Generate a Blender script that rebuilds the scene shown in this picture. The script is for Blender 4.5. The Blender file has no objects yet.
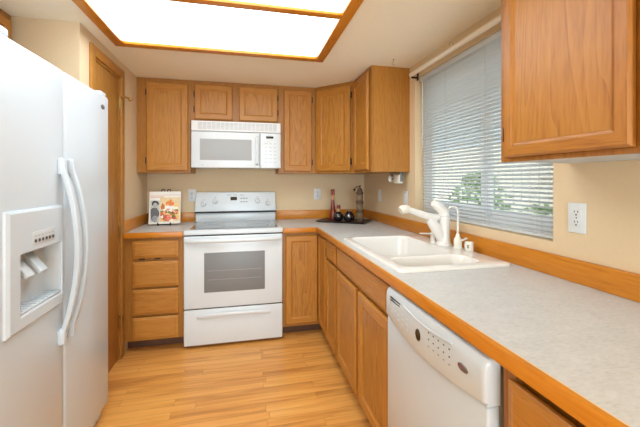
import bpy, bmesh, math, random
from mathutils import Vector, Matrix
random.seed(7)
PI = math.pi
C = bpy.context.scene.collection

# ------------------------------------------------------------------ camera
cam_d = bpy.data.cameras.new('camera')
cam = bpy.data.objects.new('camera', cam_d); C.objects.link(cam)
cam.location = (-1.2549, -3.419, 1.3072)
cam.rotation_euler = (PI/2, 0, -0.2206)
cam_d.sensor_width = 36.0
cam_d.lens = 334.95*36/640
cam_d.shift_y = -(213.5-180.6)/640
cam_d.clip_start = 0.02
bpy.context.scene.camera = cam

# ------------------------------------------------------------------ world, sun, exposure
SC = bpy.context.scene
SC.view_settings.view_transform = 'Standard'
SC.view_settings.look = 'None'
SC.view_settings.gamma = 1.0
SC.view_settings.use_curve_mapping = False
SC.view_settings.exposure = 0.46
world = bpy.data.worlds.new('world'); SC.world = world; world.use_nodes = True
wn = world.node_tree.nodes; wl = world.node_tree.links
bg = wn['Background']; bg.inputs['Color'].default_value = (0.80, 0.90, 1.0, 1); bg.inputs['Strength'].default_value = 3.2
sun_d = bpy.data.lights.new('sun', 'SUN'); sun_d.energy = 3.5; sun_d.angle = 0.02; sun_d.color = (1, .95, .86)
sun = bpy.data.objects.new('sun', sun_d); C.objects.link(sun)
sun.rotation_euler = (-0.6, 0, 0)       # along the side of the house: never enters the room
# added fill lamp, unseen behind the camera, in front of a made-up patio door
ar_d = bpy.data.lights.new('added_fill_light', 'AREA'); ar_d.shape = 'RECTANGLE'; ar_d.size = 1.9; ar_d.size_y = 1.9
ar_d.energy = 64; ar_d.color = (.72, .89, 1.0)
ar = bpy.data.objects.new('added_fill_light', ar_d); C.objects.link(ar)
ar.location = (-1.15, -6.15, 1.15); ar.rotation_euler = (PI/2, 0, 0)
LIGHT_STRENGTH = 4.3     # the ceiling fixture's diffusers

# ------------------------------------------------------------------ materials
def lin(c):
    return tuple(((v/255)/12.92 if v/255 <= .04045 else ((v/255+.055)/1.055)**2.4) for v in c) + (1,)

def mat(name, rgb, rough=.5, metal=0, coat=0, noise=0, nscale=30, bump=0, emit=0, trans=0, spec=.5):
    m = bpy.data.materials.new(name); m.use_nodes = True
    nt = m.node_tree; b = nt.nodes['Principled BSDF']
    col = lin(rgb)
    b.inputs['Base Color'].default_value = col
    b.inputs['Roughness'].default_value = rough
    b.inputs['Metallic'].default_value = metal
    b.inputs['Coat Weight'].default_value = coat
    b.inputs['Coat Roughness'].default_value = .1
    b.inputs['Specular IOR Level'].default_value = spec
    if trans:
        b.inputs['Transmission Weight'].default_value = trans
    if emit:
        b.inputs['Emission Color'].default_value = col
        b.inputs['Emission Strength'].default_value = emit
    tc = nt.nodes.new('ShaderNodeTexCoord')
    n = nt.nodes.new('ShaderNodeTexNoise'); n.inputs['Scale'].default_value = nscale; n.inputs['Detail'].default_value = 4
    nt.links.new(tc.outputs['Object'], n.inputs['Vector'])
    r = nt.nodes.new('ShaderNodeValToRGB')
    k = noise
    r.color_ramp.elements[0].position = .3; r.color_ramp.elements[1].position = .7
    r.color_ramp.elements[0].color = tuple(c*(1-k) for c in col[:3])+(1,)
    r.color_ramp.elements[1].color = tuple(min(1, c*(1+k)) for c in col[:3])+(1,)
    nt.links.new(n.outputs['Fac'], r.inputs['Fac'])
    if not emit: nt.links.new(r.outputs['Color'], b.inputs['Base Color'])
    if bump:
        bp = nt.nodes.new('ShaderNodeBump'); bp.inputs['Strength'].default_value = bump; bp.inputs['Distance'].default_value = .002
        nt.links.new(n.outputs['Fac'], bp.inputs['Height']); nt.links.new(bp.outputs['Normal'], b.inputs['Normal'])
    return m

def oak(name, dark, mid, light, axis, rough=.38, rings=7.0, ring_amt=.16):
    """oak: contour rings of a stretched noise (cathedral figure) + fine pores; grain runs along axis ('z', 'h', 'x', 'y')"""
    m = bpy.data.materials.new(name); m.use_nodes = True
    nt = m.node_tree; N = nt.nodes; L = nt.links; b = N['Principled BSDF']
    tc = N.new('ShaderNodeTexCoord')
    oi = N.new('ShaderNodeObjectInfo')
    ofs = N.new('ShaderNodeVectorMath'); ofs.operation = 'SCALE'
    cmb = N.new('ShaderNodeCombineXYZ')
    for i in range(3): L.new(oi.outputs['Random'], cmb.inputs[i])
    L.new(cmb.outputs[0], ofs.inputs[0]); ofs.inputs['Scale'].default_value = 17.3
    add = N.new('ShaderNodeVectorMath'); add.operation = 'ADD'
    L.new(tc.outputs['Object'], add.inputs[0]); L.new(ofs.outputs[0], add.inputs[1])
    sc = {'z': (5, 5, .55), 'h': (.55, .55, 6), 'x': (.55, 5, 5), 'y': (5, .55, 5)}[axis]
    mp = N.new('ShaderNodeMapping'); mp.inputs['Scale'].default_value = sc
    L.new(add.outputs[0], mp.inputs['Vector'])
    n1 = N.new('ShaderNodeTexNoise'); n1.inputs['Scale'].default_value = 1.0; n1.inputs['Detail'].default_value = 2.0
    n1.inputs['Roughness'].default_value = .45; n1.inputs['Distortion'].default_value = .35
    L.new(mp.outputs[0], n1.inputs['Vector'])
    mu = N.new('ShaderNodeMath'); mu.operation = 'MULTIPLY'; mu.inputs[1].default_value = rings*2
    L.new(n1.outputs['Fac'], mu.inputs[0])
    pp = N.new('ShaderNodeMath'); pp.operation = 'FRACT'; L.new(mu.outputs[0], pp.inputs[0])
    mp2 = N.new('ShaderNodeMapping'); mp2.inputs['Scale'].default_value = tuple(22*s for s in sc)
    L.new(add.outputs[0], mp2.inputs['Vector'])
    n2 = N.new('ShaderNodeTexNoise'); n2.inputs['Scale'].default_value = 1.0; n2.inputs['Detail'].default_value = 3
    L.new(mp2.outputs[0], n2.inputs['Vector'])
    m1 = N.new('ShaderNodeMath'); m1.operation = 'MULTIPLY'; m1.inputs[1].default_value = ring_amt
    L.new(pp.outputs[0], m1.inputs[0])
    m2 = N.new('ShaderNodeMath'); m2.operation = 'MULTIPLY_ADD'; m2.inputs[1].default_value = .75
    L.new(n2.outputs['Fac'], m2.inputs[0]); L.new(m1.outputs[0], m2.inputs[2])
    m3 = N.new('ShaderNodeMath'); m3.operation = 'MULTIPLY_ADD'; m3.inputs[1].default_value = .16   # per-piece tone
    L.new(oi.outputs['Random'], m3.inputs[0]); L.new(m2.outputs[0], m3.inputs[2])
    r = N.new('ShaderNodeValToRGB')
    e = r.color_ramp.elements
    e[0].position = .2; e[0].color = lin(light); e[1].position = 1.0; e[1].color = lin(dark)
    x = e.new(.62); x.color = lin(mid)
    L.new(m3.outputs[0], r.inputs['Fac']); L.new(r.outputs['Color'], b.inputs['Base Color'])
    b.inputs['Roughness'].default_value = rough
    b.inputs['Specular IOR Level'].default_value = .4
    bp = N.new('ShaderNodeBump'); bp.inputs['Strength'].default_value = .08; bp.inputs['Distance'].default_value = .001
    L.new(n2.outputs['Fac'], bp.inputs['Height']); L.new(bp.outputs['Normal'], b.inputs['Normal'])
    return m

CAB = ((134, 80, 28), (177, 117, 46), (192, 135, 60))
TRM = ((156, 88, 18), (198, 122, 30), (212, 140, 44))
M = {}
M['oak_v'] = oak('honey_oak_upright_grain', *CAB, 'z')
M['oak_panel'] = oak('honey_oak_panel_cathedral', (138, 84, 30), (180, 122, 50), (196, 140, 65), 'z', rings=11.0, ring_amt=.28)
M['oak_frame'] = oak('honey_oak_face_frame', (120, 72, 26), (162, 106, 42), (178, 122, 54), 'z')
M['oak_h'] = oak('honey_oak_level_grain', *CAB, 'h')
M['trim_h'] = oak('amber_oak_trim_level', *TRM, 'h', rough=.3, ring_amt=.16)
M['trim_v'] = oak('amber_oak_trim_upright', *TRM, 'z', rough=.3, ring_amt=.16)
M['door_oak'] = oak('door_oak', (132, 84, 30), (174, 120, 52), (188, 136, 66), 'z')
M['wall'] = mat('beige_wall_paint', (224, 200, 164), .85, noise=.012, nscale=60, bump=.15)
M['ceil'] = mat('ceiling_paint', (250, 240, 218), .9, noise=.012, nscale=50, bump=.2)
M['white'] = mat('white_enamel', (200, 210, 218), .28, coat=.3, noise=.004)
M['lifted_white'] = mat('lightened_white_enamel', (219, 226, 230), .32, coat=.2, noise=.004)  # white enamel copy, lightened to offset weak light on the range; microwave shares it
M['white_plastic'] = mat('white_plastic', (220, 223, 224), .4, noise=.004)
M['white_shade'] = mat('pale_grey_plastic', (196, 200, 202), .45, noise=.01)
M['cream'] = mat('cream_plastic', (230, 227, 216), .4, noise=.004)
M['cream_strip'] = mat('pale_edge_strip', (236, 206, 158), .5, noise=.03)
M['seam'] = mat('dark_seam', (30, 29, 28), .7, noise=.05)
M['black'] = mat('black_plastic', (18, 18, 20), .35, noise=.05)
M['display'] = mat('display_glass', (12, 14, 14), .12, noise=.02)
M['ovenglass'] = mat('grey_oven_glass', (126, 127, 127), .4, coat=0, noise=.03, nscale=8)
M['rackmark'] = mat('oven_rack_wire', (165, 165, 164), .3, noise=.02)
M['mwglass'] = mat('grey_microwave_window', (172, 175, 176), .55, coat=0, noise=.02, nscale=200)
M['cookglass'] = mat('grey_glass_cooktop', (120, 121, 122), .08, coat=.6, noise=.12, nscale=400)
M['ring'] = mat('burner_ring_grey', (86, 87, 88), .15, noise=.04)
M['mark'] = mat('grey_print', (150, 150, 152), .5, noise=.02)
M['mark_dark'] = mat('dark_print', (70, 70, 74), .5, noise=.02)
M['steel'] = mat('brushed_steel', (190, 190, 190), .25, metal=1, noise=.03)
M['badge'] = mat('grey_badge', (120, 120, 122), .35, metal=.5, noise=.05)
M['brass'] = mat('antique_brass', (168, 134, 74), .35, metal=.9, noise=.15)
M['hinge'] = mat('dark_bronze_hinge', (48, 36, 26), .4, metal=.5, noise=.1)
M['sink'] = mat('white_sink', (240, 238, 234), .22, coat=.5, noise=.003)
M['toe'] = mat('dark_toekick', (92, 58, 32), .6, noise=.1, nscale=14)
M['inside'] = mat('cabinet_underside', (176, 132, 86), .6, noise=.05, nscale=12)
M['vinyl'] = mat('white_vinyl_frame', (240, 242, 243), .4, noise=.004)
M['slat'] = mat('white_blind_slat', (236, 239, 241), .4, noise=.004)
M['rod'] = mat('painted_rod', (238, 230, 214), .45, noise=.01)
M['redcap'] = mat('dark_red_wax', (120, 22, 26), .35, coat=.3, noise=.08)
M['redliq'] = mat('red_oil_glass', (120, 34, 20), .08, coat=.5, noise=.25, nscale=25)
M['amber'] = mat('amber_oil_glass', (190, 120, 62), .1, coat=.5, noise=.15, nscale=25)
M['darkglass'] = mat('dark_glass', (26, 24, 30), .06, coat=.8, noise=.2)
M['cork'] = mat('pale_cork', (206, 168, 120), .6, noise=.1)
M['tray'] = mat('dark_brown_tray', (52, 34, 28), .35, noise=.2, nscale=40)
M['mill_a'] = mat('mottled_brown', (88, 68, 50), .55, noise=.45, nscale=90)
M['mill_b'] = mat('mottled_tan', (124, 104, 78), .55, noise=.35, nscale=90)
M['iron'] = mat('black_iron', (26, 22, 20), .45, metal=.4, noise=.1)
M['paper'] = mat('white_paper', (238, 234, 226), .6, noise=.01)
M['pages'] = mat('page_edges', (222, 214, 196), .8, noise=.05, nscale=300)
M['grn'] = mat('shrub_leaf', (96, 128, 66), .6, noise=.3, nscale=6)
M['stem'] = mat('shrub_stem', (84, 64, 46), .8, noise=.1)
M['siding'] = mat('pale_siding', (150, 158, 160), .7, noise=.03, nscale=4)
M['fence'] = mat('weathered_fence', (186, 178, 162), .8, noise=.12, nscale=9)
M['ground'] = mat('pale_gravel', (196, 190, 178), .9, noise=.15, nscale=30)
M['lampshell'] = mat('fixture_white', (240, 238, 230), .5, noise=.004)

nt = M['slat'].node_tree; pb = nt.nodes['Principled BSDF']; o_ = nt.nodes['Material Output']      # thin vinyl: lets some daylight through
tl = nt.nodes.new('ShaderNodeBsdfTranslucent'); tl.inputs['Color'].default_value = (.86, .90, .92, 1)
mx = nt.nodes.new('ShaderNodeMixShader'); mx.inputs[0].default_value = .45
nt.links.new(pb.outputs[0], mx.inputs[1]); nt.links.new(tl.outputs[0], mx.inputs[2]); nt.links.new(mx.outputs[0], o_.inputs['Surface'])

def prints(name, rgb, k=.0): return mat(name, rgb, .5, noise=k, nscale=120)

# diffuser: acrylic panel that glows, a little yellower to the sides of the tubes is left to the oak's own bounce
dm = mat('glowing_diffuser', (236, 246, 251), .5, emit=LIGHT_STRENGTH); M['diffuser'] = dm

# glass
gm = bpy.data.materials.new('window_glass'); gm.use_nodes = True
nt = gm.node_tree; b = nt.nodes['Principled BSDF']; o_ = nt.nodes['Material Output']
tr = nt.nodes.new('ShaderNodeBsdfTransparent'); tr.inputs['Color'].default_value = (.94, .96, .96, 1)
gl = nt.nodes.new('ShaderNodeBsdfGlossy'); gl.inputs['Roughness'].default_value = .02
mx = nt.nodes.new('ShaderNodeMixShader'); mx.inputs[0].default_value = .06
nt.links.new(tr.outputs[0], mx.inputs[1]); nt.links.new(gl.outputs[0], mx.inputs[2]); nt.links.new(mx.outputs[0], o_.inputs['Surface'])
M['glass'] = gm

def laminate():
    m = bpy.data.materials.new('grey_speckled_laminate'); m.use_nodes = True
    nt = m.node_tree; N = nt.nodes; L = nt.links; b = N['Principled BSDF']
    tc = N.new('ShaderNodeTexCoord')
    mp = N.new('ShaderNodeMapping'); mp.inputs['Scale'].default_value = (1, 2.2, 1); mp.inputs['Rotation'].default_value = (0, 0, .5)
    L.new(tc.outputs['Object'], mp.inputs['Vector'])
    n1 = N.new('ShaderNodeTexNoise'); n1.inputs['Scale'].default_value = 60; n1.inputs['Detail'].default_value = 6; n1.inputs['Roughness'].default_value = .7
    n2 = N.new('ShaderNodeTexNoise'); n2.inputs['Scale'].default_value = 14; n2.inputs['Detail'].default_value = 3
    L.new(mp.outputs[0], n1.inputs['Vector']); L.new(mp.outputs[0], n2.inputs['Vector'])
    a = N.new('ShaderNodeMath'); a.operation = 'MULTIPLY_ADD'; a.inputs[1].default_value = .35
    L.new(n2.outputs['Fac'], a.inputs[0]); L.new(n1.outputs['Fac'], a.inputs[2])
    r = N.new('ShaderNodeValToRGB'); e = r.color_ramp.elements
    e[0].position = .42; e[0].color = lin((186, 189, 190)); e[1].position = .88; e[1].color = lin((216, 218, 219))
    x = e.new(.62); x.color = lin((203, 206, 207))
    L.new(a.outputs[0], r.inputs['Fac']); L.new(r.outputs['Color'], b.inputs['Base Color'])
    b.inputs['Roughness'].default_value = .34
    return m
M['laminate'] = laminate()

def floor_mat():
    m = bpy.data.materials.new('oak_strip_floor'); m.use_nodes = True
    nt = m.node_tree; N = nt.nodes; L = nt.links; b = N['Principled BSDF']
    tc = N.new('ShaderNodeTexCoord')
    br = N.new('ShaderNodeTexBrick')
    br.inputs['Scale'].default_value = 1; br.inputs['Brick Width'].default_value = .83; br.inputs['Row Height'].default_value = .058
    br.inputs['Mortar Size'].default_value = .0006; br.inputs['Mortar Smooth'].default_value = .3
    br.inputs['Color1'].default_value = (0, 0, 0, 1); br.inputs['Color2'].default_value = (1, 1, 1, 1); br.inputs['Mortar'].default_value = (.5, .5, .5, 1)
    br.offset = .37; br.offset_frequency = 2; br.squash = 1.35; br.squash_frequency = 3
    L.new(tc.outputs['Object'], br.inputs['Vector'])
    # grain along x, shifted per board
    sh = N.new('ShaderNodeVectorMath'); sh.operation = 'SCALE'; sh.inputs['Scale'].default_value = 9
    L.new(br.outputs['Color'], sh.inputs[0])
    ad = N.new('ShaderNodeVectorMath'); ad.operation = 'ADD'
    L.new(tc.outputs['Object'], ad.inputs[0]); L.new(sh.outputs[0], ad.inputs[1])
    mp = N.new('ShaderNodeMapping'); mp.inputs['Scale'].default_value = (2.2, 26, 1); L.new(ad.outputs[0], mp.inputs['Vector'])
    n = N.new('ShaderNodeTexNoise'); n.inputs['Scale'].default_value = 1; n.inputs['Detail'].default_value = 5; n.inputs['Distortion'].default_value = .5
    L.new(mp.outputs[0], n.inputs['Vector'])
    mp2 = N.new('ShaderNodeMapping'); mp2.inputs['Scale'].default_value = (.6, 7, 1); L.new(ad.outputs[0], mp2.inputs['Vector'])
    n2 = N.new('ShaderNodeTexNoise'); n2.inputs['Scale'].default_value = 1.3; n2.inputs['Detail'].default_value = 2
    L.new(mp2.outputs[0], n2.inputs['Vector'])
    s1 = N.new('ShaderNodeSeparateColor'); L.new(br.outputs['Color'], s1.inputs[0])
    m1 = N.new('ShaderNodeMath'); m1.operation = 'MULTIPLY_ADD'; m1.inputs[1].default_value = .2
    L.new(s1.outputs[0], m1.inputs[0])
    m0 = N.new('ShaderNodeMath'); m0.operation = 'MULTIPLY'; m0.inputs[1].default_value = .7; L.new(n.outputs['Fac'], m0.inputs[0])
    L.new(m0.outputs[0], m1.inputs[2])
    m2 = N.new('ShaderNodeMath'); m2.operation = 'MULTIPLY_ADD'; m2.inputs[1].default_value = .35
    L.new(n2.outputs['Fac'], m2.inputs[0]); L.new(m1.outputs[0], m2.inputs[2])
    r = N.new('ShaderNodeValToRGB'); e = r.color_ramp.elements
    e[0].position = .3; e[0].color = lin((244, 188, 106)); e[1].position = .98; e[1].color = lin((172, 104, 44))
    x = e.new(.6); x.color = lin((232, 166, 86))
    L.new(m2.outputs[0], r.inputs['Fac'])
    mixs = N.new('ShaderNodeMix'); mixs.data_type = 'RGBA'; mixs.inputs['B'].default_value = lin((128, 74, 30))
    L.new(br.outputs['Fac'], mixs.inputs['Factor']); L.new(r.outputs['Color'], mixs.inputs['A'])
    L.new(mixs.outputs['Result'], b.inputs['Base Color'])
    b.inputs['Roughness'].default_value = .3; b.inputs['Specular IOR Level'].default_value = .4
    return m
M['floor'] = floor_mat()

# ------------------------------------------------------------------ mesh helpers
class MB:
    """collects shapes in world coordinates; build() links them as ONE mesh object"""
    def __init__(s): s.bm = bmesh.new(); s.slot = 0
    def _fin(s, faces):
        for f in faces: f.material_index = s.slot
    def box(s, x0, x1, y0, y1, z0, z1, bev=0, seg=2, mtx=None):
        x0, x1 = sorted((x0, x1)); y0, y1 = sorted((y0, y1)); z0, z1 = sorted((z0, z1))
        t = bmesh.new()
        r = bmesh.ops.create_cube(t, size=1)
        for v in t.verts:
            v.co = Vector((x0+(v.co.x+.5)*(x1-x0), y0+(v.co.y+.5)*(y1-y0), z0+(v.co.z+.5)*(z1-z0)))
        if bev:
            bmesh.ops.bevel(t, geom=t.edges[:], offset=bev, segments=seg, profile=.5, affect='EDGES', clamp_overlap=True)
        s.merge(t, mtx); return s
    def merge(s, t, mtx=None):
        mp = {}
        for v in t.verts: mp[v] = s.bm.verts.new(mtx @ v.co if mtx else v.co)
        for f in t.faces:
            try:
                g = s.bm.faces.new([mp[v] for v in f.verts]); g.material_index = s.slot
            except ValueError: pass
        t.free()
    def face(s, pts):
        f = s.bm.faces.new([s.bm.verts.new(Vector(p)) for p in pts]); f.material_index = s.slot; return s
    def loft(s, rings, cap0=True, cap1=True, closed=True, slots=None):
        vs = [[s.bm.verts.new(Vector(p)) for p in r] for r in rings]
        n = len(vs[0])
        for a, b in zip(vs, vs[1:]):
            for i in range(n if closed else n-1):
                j = (i+1) % n
                f = s.bm.faces.new((a[i], a[j], b[j], b[i])); f.material_index = slots[i] if slots else s.slot
        if cap0: f = s.bm.faces.new(list(reversed(vs[0]))); f.material_index = s.slot
        if cap1: f = s.bm.faces.new(vs[-1]); f.material_index = s.slot
        return s
    def lathe(s, prof, base, n=24, axis='z', cap0=True, cap1=True):
        base = Vector(base); rings = []
        for r, h in prof:
            ring = []
            for i in range(n):
                a = 2*PI*i/n; c, d = r*math.cos(a), r*math.sin(a)
                ring.append(base + {'z': Vector((c, d, h)), 'x': Vector((h, c, d)), 'y': Vector((d, h, c)), '-y': Vector((c, -h, d)), '-x': Vector((-h, d, c))}[axis])
            rings.append(ring)
        return s.loft(rings, cap0, cap1)
    def sweep(s, path, a, b=None, side=(0, 1, 0), n=12, sq=False, taper=None):
        """elliptic (or rounded square) section along a path; a = half width along side, b = half thickness"""
        b = a if b is None else b
        P = [Vector(p) for p in path]; sd0 = Vector(side).normalized(); rings = []
        for i, p in enumerate(P):
            t = (P[min(i+1, len(P)-1)]-P[max(i-1, 0)]).normalized()
            sd = sd0 - t*sd0.dot(t)
            if sd.length < 1e-4: sd = Vector((1, 0, 0)) - t*t.x
            sd.normalize(); nn = t.cross(sd)
            k = taper[i] if taper else 1
            ring = []
            for q in range(n):
                g = 2*PI*q/n; c, d = math.cos(g), math.sin(g)
                if sq:
                    c = math.copysign(abs(c)**.45, c); d = math.copysign(abs(d)**.45, d)
                ring.append(p+sd*(a*k*c)+nn*(b*k*d))
            rings.append(ring)
        return s.loft(rings)
    def ball(s, c, r, n=14, m=9, sc=(1, 1, 1)):
        prof = [(max(1e-4, r*math.sin(PI*i/m)), -r*math.cos(PI*i/m)) for i in range(m+1)]
        rings = [[Vector(c)+Vector((q*math.cos(2*PI*k/n)*sc[0], q*math.sin(2*PI*k/n)*sc[1], h*sc[2])) for k in range(n)] for q, h in prof]
        return s.loft(rings)
    def prism(s, poly, a, b, axis='x'):
        """poly of 2D points extruded between a and b along axis (x: (y,z), y: (x,z), z: (x,y))"""
        f = {'x': lambda p, t: (t, p[0], p[1]), 'y': lambda p, t: (p[0], t, p[1]), 'z': lambda p, t: (p[0], p[1], t)}[axis]
        return s.loft([[f(p, a) for p in poly], [f(p, b) for p in poly]])
    def build(s, name, mats, parent=None, origin=None, smooth=True):
        bm = s.bm
        bmesh.ops.recalc_face_normals(bm, faces=bm.faces[:])
        if origin is None:
            if parent is not None: origin = wloc(parent)
            else:
                xs = [v.co for v in bm.verts]
                origin = Vector((sum(v.x for v in xs)/len(xs), sum(v.y for v in xs)/len(xs), min(v.z for v in xs)))
        origin = Vector(origin)
        for v in bm.verts: v.co -= origin
        me = bpy.data.meshes.new(name); bm.to_mesh(me); bm.free()
        o = bpy.data.objects.new(name, me); C.objects.link(o)
        for m in (mats if isinstance(mats, (list, tuple)) else [mats]): me.materials.append(m)
        if smooth:
            for p in me.polygons: p.use_smooth = True
            me.set_sharp_from_angle(angle=math.radians(32))
        if parent is not None:
            o.parent = parent; o.location = origin-wloc(parent)
        else: o.location = origin
        return o

def wloc(o):
    v = Vector(o.location)
    while o.parent: o = o.parent; v = v+Vector(o.location)
    return v

def boolean(o, cutter):
    md = o.modifiers.new('cut', 'BOOLEAN'); md.object = cutter; md.operation = 'DIFFERENCE'; md.solver = 'EXACT'
    bpy.context.view_layer.update()
    dg = bpy.context.evaluated_depsgraph_get()
    me = bpy.data.meshes.new_from_object(o.evaluated_get(dg))
    o.modifiers.clear(); o.data = me
    for p in me.polygons: p.use_smooth = True
    me.set_sharp_from_angle(angle=math.radians(32))
    bpy.data.objects.remove(cutter)

def thing(name, loc, label, cat, group=None):
    o = bpy.data.objects.new(name, None); C.objects.link(o); o.location = loc; o.empty_display_size = .05
    return tag(o, label, cat, group)
def tag(o, label, cat, group=None):
    o['label'] = label; o['category'] = cat
    if group: o['group'] = group
    return o
def struct(o, label=None):
    o['kind'] = 'structure'
    if label: o['label'] = label
    return o
def copy_tree(o, parent=None):
    c = o.copy(); C.objects.link(c)
    if parent is not None: c.parent = parent
    for ch in list(o.children): copy_tree(ch, c)
    return c

# a frame maps (u along the width, n outward, v up) to the world
def frame(origin, udir, ndir):
    u, n = Vector(udir).normalized(), Vector(ndir).normalized()
    return Matrix(((u.x, n.x, 0, origin[0]), (u.y, n.y, 0, origin[1]), (u.z, n.z, 1, origin[2]), (0, 0, 0, 1)))

def rect(u0, u1, v0, v1, n, ins=0):
    return [(u0+ins, n, v0+ins), (u1-ins, n, v0+ins), (u1-ins, n, v1-ins), (u0+ins, n, v1-ins)]

def cab_door(parent, fr, u0, u1, v0, v1, hinge='l', t=.018, fw=.052, hinges=True, n0=.004):
    """framed oak door with a recessed flat panel; hinges are small dark knuckles beside it"""
    m = MB(); T = n0+t
    rings = [rect(u0, u1, v0, v1, n0), rect(u0, u1, v0, v1, T-.007), rect(u0, u1, v0, v1, T, .007),
             rect(u0, u1, v0, v1, T, fw), rect(u0, u1, v0, v1, T-.004, fw+.003), rect(u0, u1, v0, v1, T-.008, fw+.012), rect(u0, u1, v0, v1, T-.008, fw+.014)]
    rings = [[fr @ Vector(p) for p in r] for r in rings]
    m.loft(rings, True, False, slots=[1, 0, 1, 0])
    d = m.build('door', [M['oak_v'], M['oak_h']], parent, smooth=False)
    p = MB(); p.box(u0+fw+.0135, u1-fw-.0135, T-.014, T-.0078, v0+fw+.0135, v1-fw-.0135, mtx=fr)
    p.build('panel', M['oak_panel'], d, smooth=False)
    if hinges:
        uu = u0-.005 if hinge == 'l' else u1+.005
        for vv in (v0+.085, v1-.085):
            h = MB(); h.box(uu-.005, uu+.005, .001, .013, vv-.027, vv+.027, .002, mtx=fr)
            h.build('hinge', M['hinge'], d)
    return d

def drawer(parent, fr, u0, u1, v0, v1, name='drawer', t=.018, n0=.004):
    m = MB(); T = n0+t
    rings = [rect(u0, u1, v0, v1, n0), rect(u0, u1, v0, v1, T-.009), rect(u0, u1, v0, v1, T-.005, .006), rect(u0, u1, v0, v1, T-.003, .016), rect(u0, u1, v0, v1, T, .022)]
    rings = [[fr @ Vector(p) for p in r] for r in rings]
    m.loft(rings, True, True)
    return m.build(name, M['oak_h'], parent, smooth=False)

def face_frame(parent, fr, W, v0, v1, stiles, rails, t=.019, name='face_frame'):
    """stiles: (u0,u1) pairs; rails: (v0,v1) pairs; front plane at n = 0"""
    m = MB()
    for a, b_ in stiles: m.box(a, b_, -t, 0, v0, v1, mtx=fr)
    m.slot = 1
    for a, b_ in rails: m.box(.001, W-.001, -t+.001, -.0004, a, b_, mtx=fr)
    return m.build(name, [M['oak_frame'], M['oak_frame']], parent, smooth=False)

# ------------------------------------------------------------------ room shell
ZC = 2.185; XL = -2.148; YF = -6.3
m = MB(); m.box(-3.0, .12, YF-.1, .1, -.06, 0); struct(m.build('floor', M['floor'], origin=(0, 0, 0)))
m = MB(); m.box(-3.0, .12, YF-.1, .1, ZC, ZC+.1); struct(m.build('ceiling', M['ceil'], origin=(0, 0, 0)))
m = MB(); m.box(-3.0, .12, 0, .1, 0, ZC); struct(m.build('wall_back', M['wall'], origin=(0, 0, 0)))
WY0, WY1, WZ0, WZ1 = -2.268, -1.105, 1.052, 2.075
m = MB()
m.box(0, .13, YF, WY0, 0, ZC); m.box(0, .13, WY1, 0, 0, ZC); m.box(0, .13, WY0, WY1, 0, WZ0); m.box(0, .13, WY0, WY1, WZ1, ZC)
struct(m.build('wall_right', M['wall'], origin=(0, 0, 0)))
DY0, DY1, DZ = -1.150, -.700, 2.065       # doorway in the left wall
m = MB()
m.box(XL-.1, XL, DY1, 0, 0, ZC); m.box(XL-.1, XL, -1.316, DY0, 0, ZC); m.box(XL-.1, XL, DY0, DY1, DZ, ZC)
struct(m.build('wall_left', M['wall'], origin=(0, 0, 0)))
m = MB(); m.box(-2.9, XL-.1, -1.316, -1.216, 0, ZC); m.box(-3.0, -2.88, -2.34, -1.216, 0, ZC); m.box(-2.9, XL-.1, -2.34, -2.24, 0, ZC)
struct(m.build('wall_alcove', M['wall'], origin=(0, 0, 0)))
m = MB(); m.box(XL-.1, XL, YF, -2.24, 0, ZC); struct(m.build('wall_side', M['wall'], origin=(0, 0, 0)))
m = MB(); m.box(XL-.1, -2.1, YF-.1, YF, 0, ZC); m.box(-.2, .1, YF-.1, YF, 0, ZC); m.box(-2.1, -.2, YF-.1, YF, 2.1, ZC); m.box(-2.1, -.2, YF-.1, YF, 0, .06)
struct(m.build('wall_front', M['wall'], origin=(0, 0, 0)))
# unseen patio door, added in the front wall to go with the fill lamp
w2 = thing('added_window_2', (-1.15, YF-.05, .06), 'white framed patio door added behind the viewer to go with the fill lamp', 'window'); del w2['category']; struct(w2)
m = MB()
for a, b_ in ((-2.1, -2.04), (-1.18, -1.12), (-.26, -.2)): m.box(a, b_, YF-.09, YF-.03, .06, 2.1)
m.box(-2.04, -.26, YF-.09, YF-.03, .06, .13); m.box(-2.04, -.26, YF-.09, YF-.03, 2.03, 2.1)
m.build('frame', M['vinyl'], w2)
m = MB(); m.box(-2.04, -.26, YF-.063, YF-.057, .13, 2.03); m.build('pane', M['glass'], w2)

# door with casing in the left wall
d1 = thing('door_1', (XL, (DY0+DY1)/2, 0), 'narrow oak pantry door with oak casing beside the white refrigerator', 'door'); del d1['category']; struct(d1)
m = MB(); cw = .058
m.box(XL, XL+.014, DY1-.004, DY1+cw-.006, .001, DZ+cw, .003); m.box(XL, XL+.014, DY0-cw+.004, DY0+.004, .001, DZ+cw, .003)
m.build('casing', M['door_oak'], d1)
m = MB(); m.box(XL, XL+.013, DY0+.004, DY1-.004, DZ-.003, DZ+cw, .003); m.build('head_casing', M['oak_h'], d1)
m = MB(); m.box(XL-.1, XL-.001, DY1-.018, DY1, .001, DZ); m.box(XL-.1, XL-.001, DY0, DY0+.018, .001, DZ); m.box(XL-.1, XL-.001, DY0+.018, DY1-.018, DZ-.018, DZ)
m.build('jamb', M['door_oak'], d1)
m = MB(); m.box(XL-.045, XL-.004, DY0+.021, DY1-.021, .012, DZ-.021, .002)
m.build('leaf', M['door_oak'], d1)
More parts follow.
